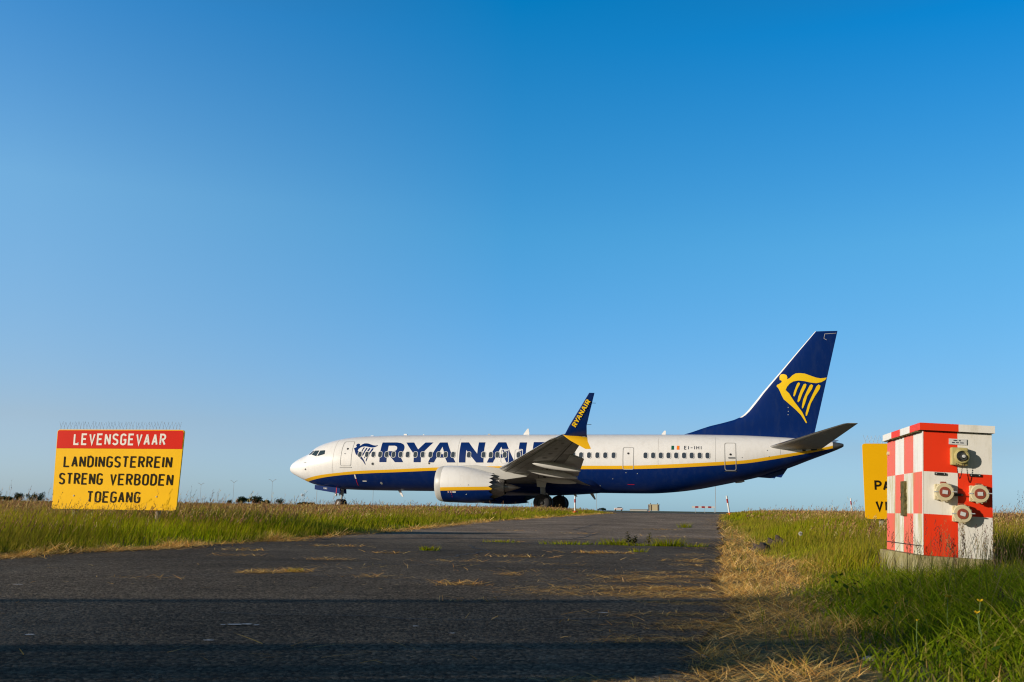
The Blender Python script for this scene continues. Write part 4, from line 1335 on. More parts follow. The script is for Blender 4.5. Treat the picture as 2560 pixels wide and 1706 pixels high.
# interlock box with a round outlet
mb = MB()
mb.box((.212, -.022, .655), (.102, .044, .114))
bx_ = mb.build("socket_box", M['oldyel'], cab, bevel=.008)
mb = MB()
mb.lathe([(-.044, .046), (-.062, .044), (-.065, .036), (-.046, .034)], 'y', (.222, 0, .655), 24)
mb.build("socket_ring", M['oldyel'], bx_, smooth=True, angle=40)
mb = MB()
mb.lathe([(-.046, .035), (-.048, .001)], 'y', (.222, 0, .655), 24)
mb.lathe([(-.045, .022), (-.072, .020), (-.072, .012), (-.047, .010)], 'y', (.228, 0, .65), 18)
mb.build("socket_core", M['dmetal'], bx_, smooth=True, angle=40)
mb = MB()
mb.lathe([(-.047, .012), (-.076, .010), (-.077, .001)], 'y', (.228, 0, .655), 14)
mb.build("socket_pin", M['label'], bx_, smooth=True, angle=40)
def chain(x0, z0, x1, z1, sag, n, y=-.03):
    mb = MB()
    for k in range(n+1):
        f = k/n
        x = x0+(x1-x0)*f
        z = z0+(z1-z0)*f-sag*(1-(2*f-1)**2)
        mb.lathe([(z-.005, .0008), (z-.002, .0026), (z+.002, .0026), (z+.005, .0008)], 'z', (x, y, 0), 6)
    return mb
chain(.190, .605, .226, .605, .09, 26, -.052).build("chain", M['kblack'], cab)
for x0, x1, z in ((.067, .136, .538), (.280, .350, .541), (.172, .243, .411)):
    mb = MB()
    mb.box(((x0+x1)/2, -.006, z), (x1-x0, .010, .017))
    br = mb.build("bracket", M['kblack'], cab, bevel=.002)
    mb = MB()
    for x in (x0+.01, x1-.01):
        mb.lathe([(-.0125, .001), (-.0125, .003), (-.011, .0035)], 'y', (x, 0, z), 8)
    mb.build("screw", M['label'], br)
mb = MB()
mb.box((.211, -.0035, .751), (.109, .005, .037))
npl = mb.build("name_plate", M['label'], cab)
mb = MB()
for z, xs in ((.759, ((.195, .022), (.222, .012))), (.745, ((.183, .018), (.207, .016), (.235, .022)))):
    for x, wd in xs:
        mb.box((x, -.0068, z), (wd, .001, .006))
mb.build("plate_print", M['ink'], npl)

# ------------------------------------------------------------------ marker posts, barrier and far things
M['mk_w'] = mat("marker_white", (0.62, 0.62, 0.60), 0.5)
M['mk_r'] = mat("marker_red", (0.32, 0.02, 0.02), 0.5)
M['mk_o'] = mat("marker_orange", (0.80, 0.14, 0.02), 0.5)
def marker(x, y, h, label, tilt=0.0, grp="red and white marker posts"):
    e = empty("marker_post", (x, y, T(x, y)), 0, label, "marker post", grp)
    e.rotation_euler = (0, tilt, 0)
    MB().lathe([(-.05, .12), (.05, .12), (.10, .10), (.13, .05), (.13, .001)], 'z', (0, 0, 0), 16).build("base", M['mk_o'], e, smooth=True, angle=40)
    MB().tube([(0, 0, .10), (0, 0, h)], .034, 12).build("post", M['mk_w'], e, smooth=True, angle=40)
    MB().tube([(0, 0, h*.64), (0, 0, h*.84)], .0365, 12).build("red_band", M['mk_r'], e, smooth=True, angle=40)
    return e
marker(2.62, 40.5, .70, "upright white marker post with a red band in grass left of the road's end", 0.0)
marker(8.72, 40.0, .80, "leaning white marker post with a red band and orange foot, right of the road", -R(8))
marker(19.0, 56.0, 1.0, "far white marker post with red top just left of the plain yellow board", -R(3))

bar = empty("barrier", (29.0, 150, GZ-.05), -TH*.3, "low red and white striped barrier board standing beyond the taxiway", "barrier")
mb = MB()
for k in range(7):
    mb.box((-1.65+.475*k, 0, .86), (.475, .05, .26), k % 2)
mb.build("striped_board", [M['mk_w'], M['mk_r']], bar)
for x in (-1.4, 0, 1.4):
    MB().box((x, .05, .40), (.06, .04, .8)).build("leg", M['wire'], bar)
M['sand'] = mat("shelter_sand", (0.42, 0.36, 0.22), 0.7, var=.1)
M['dkbr'] = mat("shelter_dark", (0.07, 0.05, 0.03), 0.7)
shl = empty("shelter", (36.0, 252, GZ), -TH, "small sand-coloured block shelter with dark corner posts on the horizon", "shelter")
MB().box((0, 0, .95), (2.55, 2.0, 1.5)).build("wall", M['sand'], shl)
MB().box((0, 0, 1.73), (2.75, 2.2, .09)).build("roof", M['sand'], shl)
for x in (-1.15, -.55, 1.15):
    MB().box((x, -1.03, .95), (.26, .06, 1.48)).build("corner_post", M['dkbr'], shl)
for x in (-.8, .9):
    MB().tube([(x, 0, 1.77), (x, 0, 2.1)], .09, 8).build("vent", M['dkbr'], shl)
marker(34.0, 246, 1.7, "tiny red and white marker post in front of the sand-coloured shelter")
van = empty("airport_van", (54, 500, GZ), -TH, "distant white service van with a red stripe on the horizon", "van")
MB().box((0, 0, .9), (4.2, 1.9, 1.0)).build("body", M['mk_w'], van, bevel=.2)
MB().box((.5, 0, 1.55), (2.2, 1.7, .4)).build("cab_roof", M['glass'], van, bevel=.12)
MB().box((0, -.97, .9), (3.9, .04, .25)).build("red_stripe", M['mk_r'], van)
for x in (-1.5, 1.5):
    MB().lathe([(-1.0, .001), (-1.0, .36), (-.7, .36), (-.7, .001)], 'y', (x, 0, .36), 14).build("wheel", M['rubber'], van)
M['shed'] = mat("shed_pale", (0.36, 0.35, 0.32), 0.7)
shed = empty("low_shed", (82, 640, GZ), -TH, "long low pale shed far off, left of the sand-coloured shelter", "shed")
MB().box((0, 0, .5), (11, 5, 1.0)).build("wall", M['shed'], shed)
MB().box((0, 0, 1.06), (11.4, 5.4, .12)).build("roof", M['dkbr'], shed)
cr2 = empty("parked_car", (63, 700, GZ), -TH, "distant dark blue car on the horizon just past the left road corner", "car")
MB().box((0, 0, .75), (4.4, 1.8, .8)).build("body", M['ink'], cr2, bevel=.2)
MB().box((.2, 0, 1.35), (2.4, 1.6, .5)).build("cabin", M['glass'], cr2, bevel=.18)
for x in (-1.4, 1.4):
    MB().lathe([(-.92, .001), (-.92, .34), (-.7, .34), (-.7, .001)], 'y', (x, 0, .34), 14).build("wheel", M['rubber'], cr2)

M['mast'] = mat("mast_grey", (0.30, 0.32, 0.34), 0.5)
for px, d, h, lab in ((516, 640, 13.2, "leftmost of three thin V-headed lamp masts on the left horizon"), (597, 600, 14.0, "middle one of three thin V-headed lamp masts on the left horizon"), (692, 560, 14.0, "rightmost of three thin V-headed lamp masts, nearest the jet's nose")):
    x = (px-1280)/2489*d
    e = empty("lamp_mast", (x, d, 0), 0, lab, "lamp mast", "lamp masts on the horizon")
    MB().tube([(0, 0, 0), (0, 0, h)], [.11, .07], 8).build("pole", M['mast'], e)
    for s_ in (-1, 1):
        a = MB().tube([(0, 0, h-.4), (s_*.9, 0, h+.5), (s_*1.7, 0, h+.8)], .10, 6).build("lamp_arm", M['mast'], e)
        MB().box((s_*1.75, 0, h+.8), (.7, .4, .16)).build("lamp_head", M['mast'], a)
for px, d, h, lab in ((803, 420, 11, "thin antenna pole rising behind the jet's nose gear"), (942, 430, 11.5, "thin antenna pole under the jet's forward belly"), (1494, 420, 10.5, "thin antenna pole behind the jet's main wheels"), (1788, 300, 9.0, "thin tall antenna pole beside the striped barrier")):
    x = (px-1280)/2489*d
    e = empty("antenna_pole", (x, d, 0), 0, lab, "pole", "thin antenna poles behind the jet")
    MB().tube([(0, 0, 0), (0, 0, h)], .09, 6).build("pole", M['mast'], e)
    MB().lathe([(-.1, .22), (.2, .22), (.25, .05)], 'z', (0, 0, 0), 8).build("foot", M['mast'], e)

# ------------------------------------------------------------------ plants: numpy triangle meshes with a colour per vertex
M['plant'] = plant_mat("living_grass", 0.48)
M['straw'] = plant_mat("dry_grass", 0.20)
M['leaf'] = plant_mat("leaves", 0.25)
def np_mesh(name, Vv, F, C, m):
    me = bpy.data.meshes.new(name)
    nv, nf = len(Vv), len(F)
    me.vertices.add(nv); me.loops.add(nf*3); me.polygons.add(nf)
    me.vertices.foreach_set("co", np.asarray(Vv, np.float32).ravel())
    me.polygons.foreach_set("loop_start", np.arange(nf, dtype=np.int32)*3)
    me.loops.foreach_set("vertex_index", np.asarray(F, np.int32).ravel())
    me.update(calc_edges=True)
    a = me.color_attributes.new("col", 'FLOAT_COLOR', 'POINT')
    a.data.foreach_set("color", np.concatenate([np.asarray(C, np.float32), np.ones((nv, 1), np.float32)], 1).ravel())
    me.materials.append(m)
    o = bpy.data.objects.new(name, me)
    COL.objects.link(o)
    return o
def blades(P, h, wd, lean_v, cb, ct, curve=1.0, pw=1.9):
    """P (N,3) roots, h heights, wd widths, lean_v (N,2) tip drift, cb/ct base and tip colours -> V, F, C"""
    N = len(P)
    az = rng.uniform(0, 2*PI, N)
    wx, wy = np.cos(az)*wd/2, np.sin(az)*wd/2
    out = np.zeros((N, 7, 3)); col = np.zeros((N, 7, 3))
    for k, (f, wf) in enumerate(((0, .9), (.38, 1.0), (.72, .65))):
        c = P.copy()
        c[:, 0] += lean_v[:, 0]*f**pw*curve; c[:, 1] += lean_v[:, 1]*f**pw*curve
        c[:, 2] += h*f*(1-.06*f)
        for s_ in (0, 1):
            q = c.copy(); sg_ = 1 if s_ else -1
            q[:, 0] += sg_*wx*wf; q[:, 1] += sg_*wy*wf
            out[:, 2*k+s_] = q
            col[:, 2*k+s_] = cb+(ct-cb)*f
    tip = P.copy(); tip[:, 0] += lean_v[:, 0]*curve; tip[:, 1] += lean_v[:, 1]*curve; tip[:, 2] += h*.94
    out[:, 6] = tip; col[:, 6] = ct
    F = np.array([(0, 1, 3), (0, 3, 2), (2, 3, 5), (2, 5, 4), (4, 5, 6)])
    Fs = (np.arange(N)[:, None, None]*7+F[None]).reshape(-1, 3)
    return out.reshape(-1, 3), Fs, col.reshape(-1, 3)
def merge(parts):
    V_, F_, C_ = [], [], []
    o = 0
    for v, f, c in parts:
        V_.append(v); F_.append(f+o); C_.append(c); o += len(v)
    return np.concatenate(V_), np.concatenate(F_), np.concatenate(C_)
def clumpy(x, y, s=1.0, ph=0.0):
    return (np.sin(x*1.9*s+1.3*np.sin(y*1.1*s+ph))+np.sin(y*2.3*s+1.7*np.sin(x*.8*s+ph))+np.sin((x+y)*.7*s+ph))/3
def scatter(n, x0, x1, y0, y1):
    return rng.uniform(x0, x1, n), rng.uniform(y0, y1, n)
def colmix(n, cols, wts):
    c = np.array(cols)[rng.choice(len(cols), n, p=np.array(wts)/sum(wts))]
    return c*rng.uniform(.75, 1.25, (n, 1))*rng.uniform(.93, 1.07, (n, 3))
GREEN = [(.185, .275, .003), (.29, .365, .004), (.41, .40, .006), (.11, .19, .004)]
TIPC = [(.30, .31, .006), (.42, .33, .015), (.38, .22, .05), (.23, .27, .006)]
def field(side, y0, y1, dens, wd, hscale=1.0):
    xmin = -.56*y1-2.6 if side < 0 else 0
    xmax = .56*y1+2.6 if side > 0 else 12
    n = int(dens*(xmax-xmin)*(y1-y0))
    x, y = scatter(n, xmin, xmax, y0, y1)
    vis = np.abs(x) < .56*y+2.6
    if side < 0:
        e = rl(y)-x
    else:
        e = x-sg(y)
    d = clumpy(x, y, 1.0)
    ok = vis & (e > 0.02+.12*clumpy(x, y, 2.5, 1)) & (rng.uniform(0, 1, n) < .55+.45*d+.2)
    # nothing grows under the cabinet's base
    ok &= ~((np.abs(x-2.95) < .42) & (np.abs(y-7.05) < .62))
    for qx, qy in ((-6.08, 14.0), (-4.87, 13.85), (5.15, 13.95)):
        ok &= ~((np.abs(x-qx-.0) < .10) & (y < qy+.1) & (y > qy-1.6) & (rng.uniform(0, 1, len(x)) < .75))
    x, y, e, d = x[ok], y[ok], e[ok], d[ok]
    n = len(x)
    z = ground_z(x, y)
    rise = np.clip(e/(1.6 if side < 0 else 1.2), 0, 1)
    h = (.09+.21*rise**.8)*(1+.28*d)*rng.uniform(.55, 1.2, n)*hscale
    h = h*np.interp(y, [0, 16, 26, 50], [1, 1, .74, .64])*np.where((y < 6.6) & (x > 1.8) & (x < 3.7), .5, 1)
    le = np.stack([rng.normal(.06, .07, n), rng.normal(0, .06, n)], 1)*(h/.3)[:, None]
    tone = np.clip(1+.55*clumpy(x, y, 1.7, 5)+rng.normal(0, .1, n), .45, 1.6)[:, None]
    cb = colmix(n, GREEN, (4, 4, 2, 3))*tone; ct = colmix(n, TIPC, (4, 2, .8+1.0, 3))
    dry = np.clip(1-e*4, 0, 1)[:, None]*rng.uniform(0, 1, (n, 1))*.8
    cb = cb*(1-dry)+np.array((.26, .17, .06))*dry; ct = ct*(1-dry)+np.array((.38, .26, .10))*dry
    patch = np.clip(clumpy(x, y, .35, 2)*.6+.45+rng.normal(0, .2, n), 0, .65)[:, None]
    ct = ct*(1-patch)+np.array((.38, .24, .05))*patch
    P = np.stack([x, y, z], 1)
    return blades(P, h, wd*rng.uniform(.7, 1.3, n), le, cb, ct)
def seeds(side, y0, y1, dens, size):
    xmin = -.56*y1-2.6 if side < 0 else 0
    xmax = .56*y1+2.6 if side > 0 else 12
    n = int(dens*(xmax-xmin)*(y1-y0))
    x, y = scatter(n, xmin, xmax, y0, y1)
    e = (rl(y)-x) if side < 0 else (x-sg(y))
    ok = (np.abs(x) < .56*y+2.6) & (e > .7) & (rng.uniform(0, 1, n) < .5+.6*clumpy(x, y, .6, 3)+.15*np.clip(e, 0, 3)-.15)
    ok &= ~((np.abs(x-2.95) < .42) & (np.abs(y-7.05) < .62))
    x, y, e = x[ok], y[ok], e[ok]
    n = len(x)
    z = ground_z(x, y)
    h = rng.uniform(.27, .43, n)*np.clip(.55+e*.22, .5, 1)
    tall = rng.uniform(0, 1, n) < .10
    h = np.where(tall, h*rng.uniform(1.2, 1.75, n), h)*np.interp(y, [0, 16, 26, 50], [1, 1, .68, .55])
    le = np.stack([rng.normal(.07, .05, n), rng.normal(.0, .05, n)], 1)*(h/.35)[:, None]
    P = np.stack([x, y, z], 1)
    st = blades(P, h, np.full(n, .0022*size), le, colmix(n, [(.10, .12, .02)], (1,)), colmix(n, [(.24, .17, .07), (.20, .11, .06)], (1, 1)))
    # spikelets along the top of each stalk
    K = 8
    sc_ = colmix(n, [(.36, .19, .085), (.45, .30, .11), (.22, .11, .07), (.56, .43, .18)], (4, 3, 3, 1.2))
    f = 0.80+.24*np.arange(K)/(K-1)
    f = np.repeat(f[None], n, 0)
    wide = rng.uniform(.4, 1.3, (n, 1))
    rad = .018*size*wide*np.sin(PI*np.clip((f-.76)/.32, 0, 1))*rng.uniform(.3, 1, (n, K))
    an = rng.uniform(0, 2*PI, (n, K))
    cx = x[:, None]+le[:, :1]*f**1.9+np.cos(an)*rad
    cy = y[:, None]+le[:, 1:]*f**1.9+np.sin(an)*rad
    cz = z[:, None]+h[:, None]*f*.95
    L = .011*size*rng.uniform(.7, 1.3, (n, K)); Wd = .0035*size*rng.uniform(.7, 1.4, (n, K))
    a2 = rng.uniform(0, 2*PI, (n, K))
    dx, dy = np.cos(an)*.5*L+.25*L, np.sin(an)*.5*L
    vs = np.zeros((n, K, 4, 3))
    vs[:, :, 0] = np.stack([cx-dx*.6, cy-dy*.6, cz-L], 2)
    vs[:, :, 1] = np.stack([cx+np.cos(a2)*Wd, cy+np.sin(a2)*Wd, cz], 2)
    vs[:, :, 2] = np.stack([cx+dx, cy+dy, cz+L], 2)
    vs[:, :, 3] = np.stack([cx-np.cos(a2)*Wd, cy-np.sin(a2)*Wd, cz], 2)
    F = np.array([(0, 1, 2), (0, 2, 3)])
    Fs = (np.arange(n*K)[:, None, None]*4+F[None]).reshape(-1, 3)
    C = np.repeat(sc_, K*4, 0)*rng.uniform(.8, 1.2, (n*K*4, 1))
    return st, (vs.reshape(-1, 3), Fs, C)
parts, sp = [], []
for side in (-1, 1):
    for y0, y1, dn, wd in ((6.0, 11, 1500, .0052), (11, 16, 900, .0065), (16, 24, 420, .010), (24, 34, 230, .014), (34, 50, 120, .02)):
        parts.append(field(side, y0, y1, dn, wd))
    for y0, y1, dn, sz in ((8.5, 12, 95, .95), (12, 16, 80, 1.05), (16, 26, 46, 1.3), (26, 50, 22, 1.8)):
        a, b = seeds(side, y0, y1, dn, sz)
        sp += [a, b]
tag(np_mesh("meadow_grass", *merge(parts), M['plant']), "tall uncut green meadow grass on both sides of the road", "grass", kind="stuff")
tag(np_mesh("seed_heads", *merge(sp), M['straw']), "brown and purple seed heads of the flowering meadow grass", "grass", kind="stuff")

# lush foreground grass on the right
n = 78000
x, y = scatter(n, .8, 6.0, 1.4, 6.8)
e = x-sg(y)
ok = (e > .0+.12*clumpy(x, y, 4)) & (x < .56*y+2.2) & (rng.uniform(0, 1, n) < np.clip(.45+e*1.3, 0, 1)) & (rng.uniform(0, 1, n) < .85+.35*clumpy(x, y, 2))
ok &= ~((np.abs(x-2.95) < .42) & (np.abs(y-7.05) < .62))
x, y, e = x[ok], y[ok], e[ok]; n = len(x)
h = (.05+.15*np.clip(e/.9, 0, 1))*rng.uniform(.5, 1.25, n)*(1+.25*clumpy(x, y, 2, 1))
h = np.where(y > 5.6, h*.72, h)
le = np.stack([rng.normal(.02, .12, n), rng.normal(-.01, .11, n)], 1)*(h/.16)[:, None]
lush = blades(np.stack([x, y, ground_z(x, y)], 1), h, rng.uniform(.0035, .0075, n), le, colmix(n, [(.085, .14, .006), (.14, .20, .007), (.21, .25, .010), (.20, .14, .04)], (3, 4, 2, .6)), colmix(n, [(.15, .225, .008), (.25, .30, .012), (.42, .33, .10), (.27, .16, .05)], (5, 4, .9, .5)))
n2 = 900
x, y = scatter(n2, 1.6, 4.2, 3.2, 6.8)
x[600:] = rng.uniform(2.45, 3.6, 300); y[600:] = rng.uniform(5.75, 6.38, 300)
ok = (x-sg(y) > .35) & (x < .56*y+.5)
x, y = x[ok], y[ok]; n2 = len(x)
h2 = rng.uniform(.16, .34, n2)*np.where(y > 5.7, 1.25, 1.0)
stems = blades(np.stack([x, y, ground_z(x, y)], 1), h2, np.full(n2, .003), np.stack([rng.normal(.04, .06, n2), rng.normal(0, .05, n2)], 1), colmix(n2, [(.07, .11, .015)], (1,)), colmix(n2, [(.22, .17, .09), (.16, .15, .04), (.20, .12, .08)], (1, 2, 1)))
# seed heads and broad leaves among it
k2 = rng.choice(n2, 130, replace=False)
SV, SF, SC = [], [], []
for i in k2:
    bx0, by0, hh = x[i]+.04, y[i], h2[i]
    g0 = float(ground_z(np.array(x[i]), np.array(y[i])))
    c0 = np.array([(.17, .09, .075), (.11, .06, .05), (.34, .24, .10)][rng.integers(3)])
    for j in range(22):
        f = .78+.26*j/21
        a_ = rng.uniform(0, 2*PI); rd = .014*math.sin(PI*(j+1)/23)*rng.uniform(.3, 1)
        q = np.array((bx0+rd*math.cos(a_), by0+rd*math.sin(a_), g0+hh*f)); L_ = .006
        o_ = len(SV)
        SV += [q+(0, 0, -L_), q+(.002*math.sin(a_), .002*math.cos(a_), 0), q+(.4*L_*math.cos(a_), .4*L_*math.sin(a_), L_), q-(.002*math.sin(a_), .002*math.cos(a_), 0)]
        SF += [(o_, o_+1, o_+2), (o_, o_+2, o_+3)]; SC += [c0*rng.uniform(.7, 1.3)]*4
for i in range(900):
    yy = rng.uniform(2.2, 6.3); xx = float(sg(yy))+.15+rng.uniform(0, 1.6)
    if xx > .56*yy+.5: continue
    g0 = float(ground_z(np.array(xx), np.array(yy)))+rng.uniform(.02, .09)
    a_ = rng.uniform(0, 2*PI); L_ = rng.uniform(.015, .04); wv = L_*.35
    d_ = np.array((math.cos(a_), math.sin(a_), rng.uniform(-.1, .7))); p_ = np.array((-math.sin(a_), math.cos(a_), 0))
    q = np.array((xx, yy, g0)); o_ = len(SV)
    SV += [q, q+d_*L_*.5+p_*wv, q+d_*L_, q+d_*L_*.5-p_*wv]
    SF += [(o_, o_+1, o_+2), (o_, o_+2, o_+3)]; SC += [np.array((.05, .10, .015))*rng.uniform(.6, 1.7)]*4
lush2 = (np.array(SV), np.array(SF), np.array(SC))
stems = merge([stems, lush2])
tag(np_mesh("lush_grass", *merge([lush, stems]), M['plant']), "short lush dark green grass in the right foreground", "grass", kind="stuff")

# straw: killed, flattened grass along the right edge and a thin lip along the left edge
def straw(x, y, up, ln, wd):
    n = len(x)
    az = rng.uniform(0, 2*PI, n)
    L = ln*rng.uniform(.5, 1.3, n)
    P = np.stack([x, y, np.maximum(ground_z(x, y), Tn(x, y)*((x > rl(y)) & (x < rr(y))))+.004+rng.uniform(0, 1, n)**2*up*.45], 1)
    h = up*rng.uniform(0, 1, n)**1.5+.004
    lv = np.stack([np.cos(az)*L, np.sin(az)*L*.8], 1)
    c = colmix(n, [(.80, .47, .12), (.88, .60, .21), (.62, .32, .075), (.80, .56, .23), (.28, .15, .05)], (4, 3, 3, 2, 1.9))
    v, f, cc = blades(P, h, wd*rng.uniform(.6, 1.3, n), lv, c, c*rng.uniform(.9, 1.2, (n, 1)), 1.0, 1.12)
    return v, f, cc
ps = []
for y0, y1, dn, ln, wd in ((1.6, 4, 5200, .10, .0019), (4, 7, 4200, .11, .0024), (7, 11, 2400, .12, .0036), (11, 18, 1000, .15, .006), (18, 46, 300, .2, .010)):
    n = int(dn*4*(y1-y0))
    x, y = scatter(n, 0, 4, y0, y1)
    x = x+rr(y)-1.5
    mid = (rr(y)+sg(y))/2; half = (sg(y)-rr(y))/2+.15
    u = (x-mid)/half
    clot = clumpy(x, y, 6, 5)
    pr = np.clip(1.15-np.abs(u)**2+.55*clumpy(x, y, 3, 2)+.5*clot, 0, 1)
    finger = clumpy(x*.35, y*2.6, 2.2, 4)+.5*clumpy(x, y*2, 5, 1)
    pr = np.where(x < rr(y)+.12, np.clip((finger-.22+.42*np.exp(-((y-6.0)/1.1)**2)+.2*np.exp(-((y-4.0)/.8)**2))*1.8, 0, 1)*np.clip(1.1-(rr(y)+.12-x)/(.4+.85*np.exp(-((y-6.0)/1.3)**2)), 0, 1), pr)
    ok = rng.uniform(0, 1, n) < pr
    x, y = x[ok], y[ok]
    up = np.where(x > rr(y)+.15, .03+.085*np.clip(clumpy(x, y, 6, 5), 0, 1), .012)*np.interp(y, [2, 4.5, 6], [.5, .7, 1])
    ps.append(straw(x, y, up, ln, wd))
for y0, y1, dn, wd in ((7.8, 13, 3600, .0045), (13, 24, 1400, .008), (24, 44, 400, .014)):
    n = int(dn*(y1-y0)*.6)
    y = rng.uniform(y0, y1, n); x = rl(y)+.03+rng.normal(0, .15, n)+.12*clumpy(y, y*.7, 2.5, 3)+.1*clumpy(y*2, y, 2)
    ok = rng.uniform(0, 1, n) < np.clip(.7+1.2*clumpy(x*.5, y, 3, 2), .12, 1)
    x, y = x[ok], y[ok]
    ps.append(straw(x, y, .03+.10*np.clip(clumpy(x, y, 4), 0, 1), .13, wd))
# tussocks of straw fallen on the asphalt
for cx, cy, rx, ry, k in ((-2.3, 8.9, .25, .06, 60), (-.9, 6.5, .2, .05, 40), (.1, 9.3, .35, .06, 70), (-1.9, 11.0, .3, .06, 60), (1.6, 9.0, .35, .08, 70), (1.1, 16.5, .3, .1, 40), (0, 17.5, .4, .12, 40), (-.2, 5.0, .25, .05, 24), (-2.2, 6.2, .25, .05, 24), (-1.66, 6.8, .13, .06, 160), (-1.45, 6.95, .12, .06, 140), (-.29, 6.01, .15, .05, 110), (0, 6.92, .10, .05, 60), (.92, 10.23, .34, .08, 160), (-.31, 8.43, .45, .05, 80),
                          (-1.5, 8.45, .18, .05, 90), (-1.15, 9.7, .15, .05, 40), (.41, 5.84, .15, .05, 14), (.41, 8.15, .25, .06, 30), (2.93, 19.2, .4, .12, 60), (-2.6, 9.9, .2, .08, 50),
                          (-.1, 12.8, .2, .06, 40), (.3, 7.3, .5, .1, 36), (-.9, 7.6, .6, .3, 30), (1.2, 7.3, .4, .2, 40), (2.4, 15.5, .4, .2, 40), (.6, 4.1, .5, .3, 40), (-.5, 3.2, .8, .3, 22), (.8, 6.6, .3, .06, 70), (1.0, 5.85, .35, .10, 160)):
    k = int(k*1.3)
    ps.append(straw(rng.normal(cx, rx*.6, k), rng.normal(cy, ry*.6, k), np.full(k, .028), .12, .0034 if cy < 9 else .007))
n = 900
x, y = scatter(n, -5, 4, 3, 20)
ok = (x > rl(y)+.2) & (x < rr(y)-.1)
ps.append(straw(x[ok], y[ok], np.full(int(ok.sum()), .004), .07, .003))
tag(np_mesh("dry_straw", *merge(ps), M['straw']), "dry tan straw lying along the road edge and scattered on the asphalt", "straw", kind="stuff")

n = 8000
y = 2+26*rng.uniform(0, 1, n)**1.6
x = rr(y)+.25+rng.uniform(0, 1, n)*(sg(y)-rr(y)+.2)
ok = rng.uniform(0, 1, n) < np.clip(.1+1.5*(clumpy(x, y, 4, 7)-.12), 0, 1)
x, y = x[ok], y[ok]; n = len(x)
hh = rng.uniform(.03, .12, n)
g1 = blades(np.stack([x, y, ground_z(x, y)], 1), hh, np.interp(y, [2, 8, 28], [.003, .004, .012])*rng.uniform(.7, 1.3, n), np.stack([rng.normal(0, .05, n), rng.normal(0, .05, n)], 1),
            colmix(n, [(.14, .20, .008), (.42, .26, .08), (.24, .24, .012)], (2.6, 1.2, 1)), colmix(n, [(.20, .22, .02), (.62, .40, .13), (.36, .28, .05)], (2, 1.6, 1)))
tag(np_mesh("verge_sprigs", *g1, M['plant']), "green sprigs and dead tussocks growing through the straw verge", "grass", kind="stuff")

# single weeds in the cracks
def tuft(name, x, y, r, h, n, label, cat, grp, g=GREEN, t=TIPC, wd=.006):
    a = rng.uniform(0, 2*PI, n); d = r*np.sqrt(rng.uniform(0, 1, n))
    px, py = x+d*np.cos(a), y+d*.35*np.sin(a)
    n = int(n*1.6)
    a = rng.uniform(0, 2*PI, n); d = r*rng.uniform(0, 1, n)**.7
    px, py = x+d*np.cos(a), y+d*.35*np.sin(a)
    hh = h*1.15*rng.uniform(.25, 1.1, n)
    le = np.stack([np.cos(a)*hh*1.1*rng.uniform(.2, 1, n), np.sin(a)*hh*.8], 1)
    o = np_mesh(name, *blades(np.stack([px, py, Tn(px, py)+.002], 1), hh, wd*rng.uniform(.6, 1.3, n), le, colmix(n, g, (1,)*len(g)), colmix(n, t, (1,)*len(t))), M['plant'])
    return tag(o, label, cat, grp)
for x, y, r, h, n, l in ((1.30, 12.35, .22, .085, 150, "grass tuft in the road crack just left of the upright weed"), (1.92, 12.2, .20, .10, 190, "green grass tuft in the road crack just right of the upright weed"),
                         (.75, 12.36, .38, .05, 170, "low mossy grass patch at the left end of the road crack"), (1.62, 12.25, .40, .045, 160, "sparse dry grass around the foot of the upright weed"), (2.2, 12.12, .2, .05, 70, "thin grass patch at the right end of the road crack"),
                         (3.63, 21.0, .16, .11, 90, "far grass tuft on the right half of the road"), (-.81, 10.37, .10, .05, 90, "small leafy green weed alone on the middle of the road"), (-.12, 12.75, .25, .04, 80, "low brownish grass patch left of the road crack"),
                         (-1.46, 6.98, .06, .03, 40, "small greenish tuft among straw on the left of the road"), (1.35, 10.6, .1, .05, 40, "thin weed standing below the road crack")):
    tuft("grass_tuft", x, y, r, h, n, l, "grass tuft", "weeds growing through the road")
def leafy(name, x, y, h, label, lean_=0.0, dark=True):
    e = empty(name, (x, y, T(x, y)), 0, label, "weed", "weeds growing through the road")
    MB().tube([(0, 0, 0), (lean_*.4, 0, h*.5), (lean_, 0, h)], [.005, .004, .002], 6).build("stem", mat("weed_stem", (.09, .06, .03), .8), e)
    Vv, F, C = [], [], []
    for k in range(26):
        f = .15+.85*k/26
        a = k*2.4
        l = .07*(1.15-f)+.015
        b = Vector((lean_*f, 0, h*f)); d = Vector((math.cos(a), math.sin(a), .5)).normalized(); s_ = Vector((-math.sin(a), math.cos(a), 0))*l*.2
        i = len(Vv)
        Vv += [b, b+d*l*.5+s_, b+d*l*.5-s_, b+d*l]
        F += [(i, i+1, i+2), (i+1, i+3, i+2)]
        c = np.array((.03, .045, .015) if dark else (.16, .15, .03))*random.uniform(.7, 1.3)
        C += [c]*4
    o = np_mesh("foliage", np.array([tuple(p) for p in Vv]), np.array(F), np.array(C), M['leaf'])
    o.parent = e
    return e
leafy("weed_plant", 1.46, 12.3, .17, "dark leafy weed standing upright in the road crack", -.03)
leafy("weed_plant", 1.51, 12.32, .12, "shorter dark weed close beside the tallest weed in the crack", .03)
leafy("weed_plant", 1.68, 12.3, .16, "yellowish upright weed right of the dark weed in the crack", .03, False)

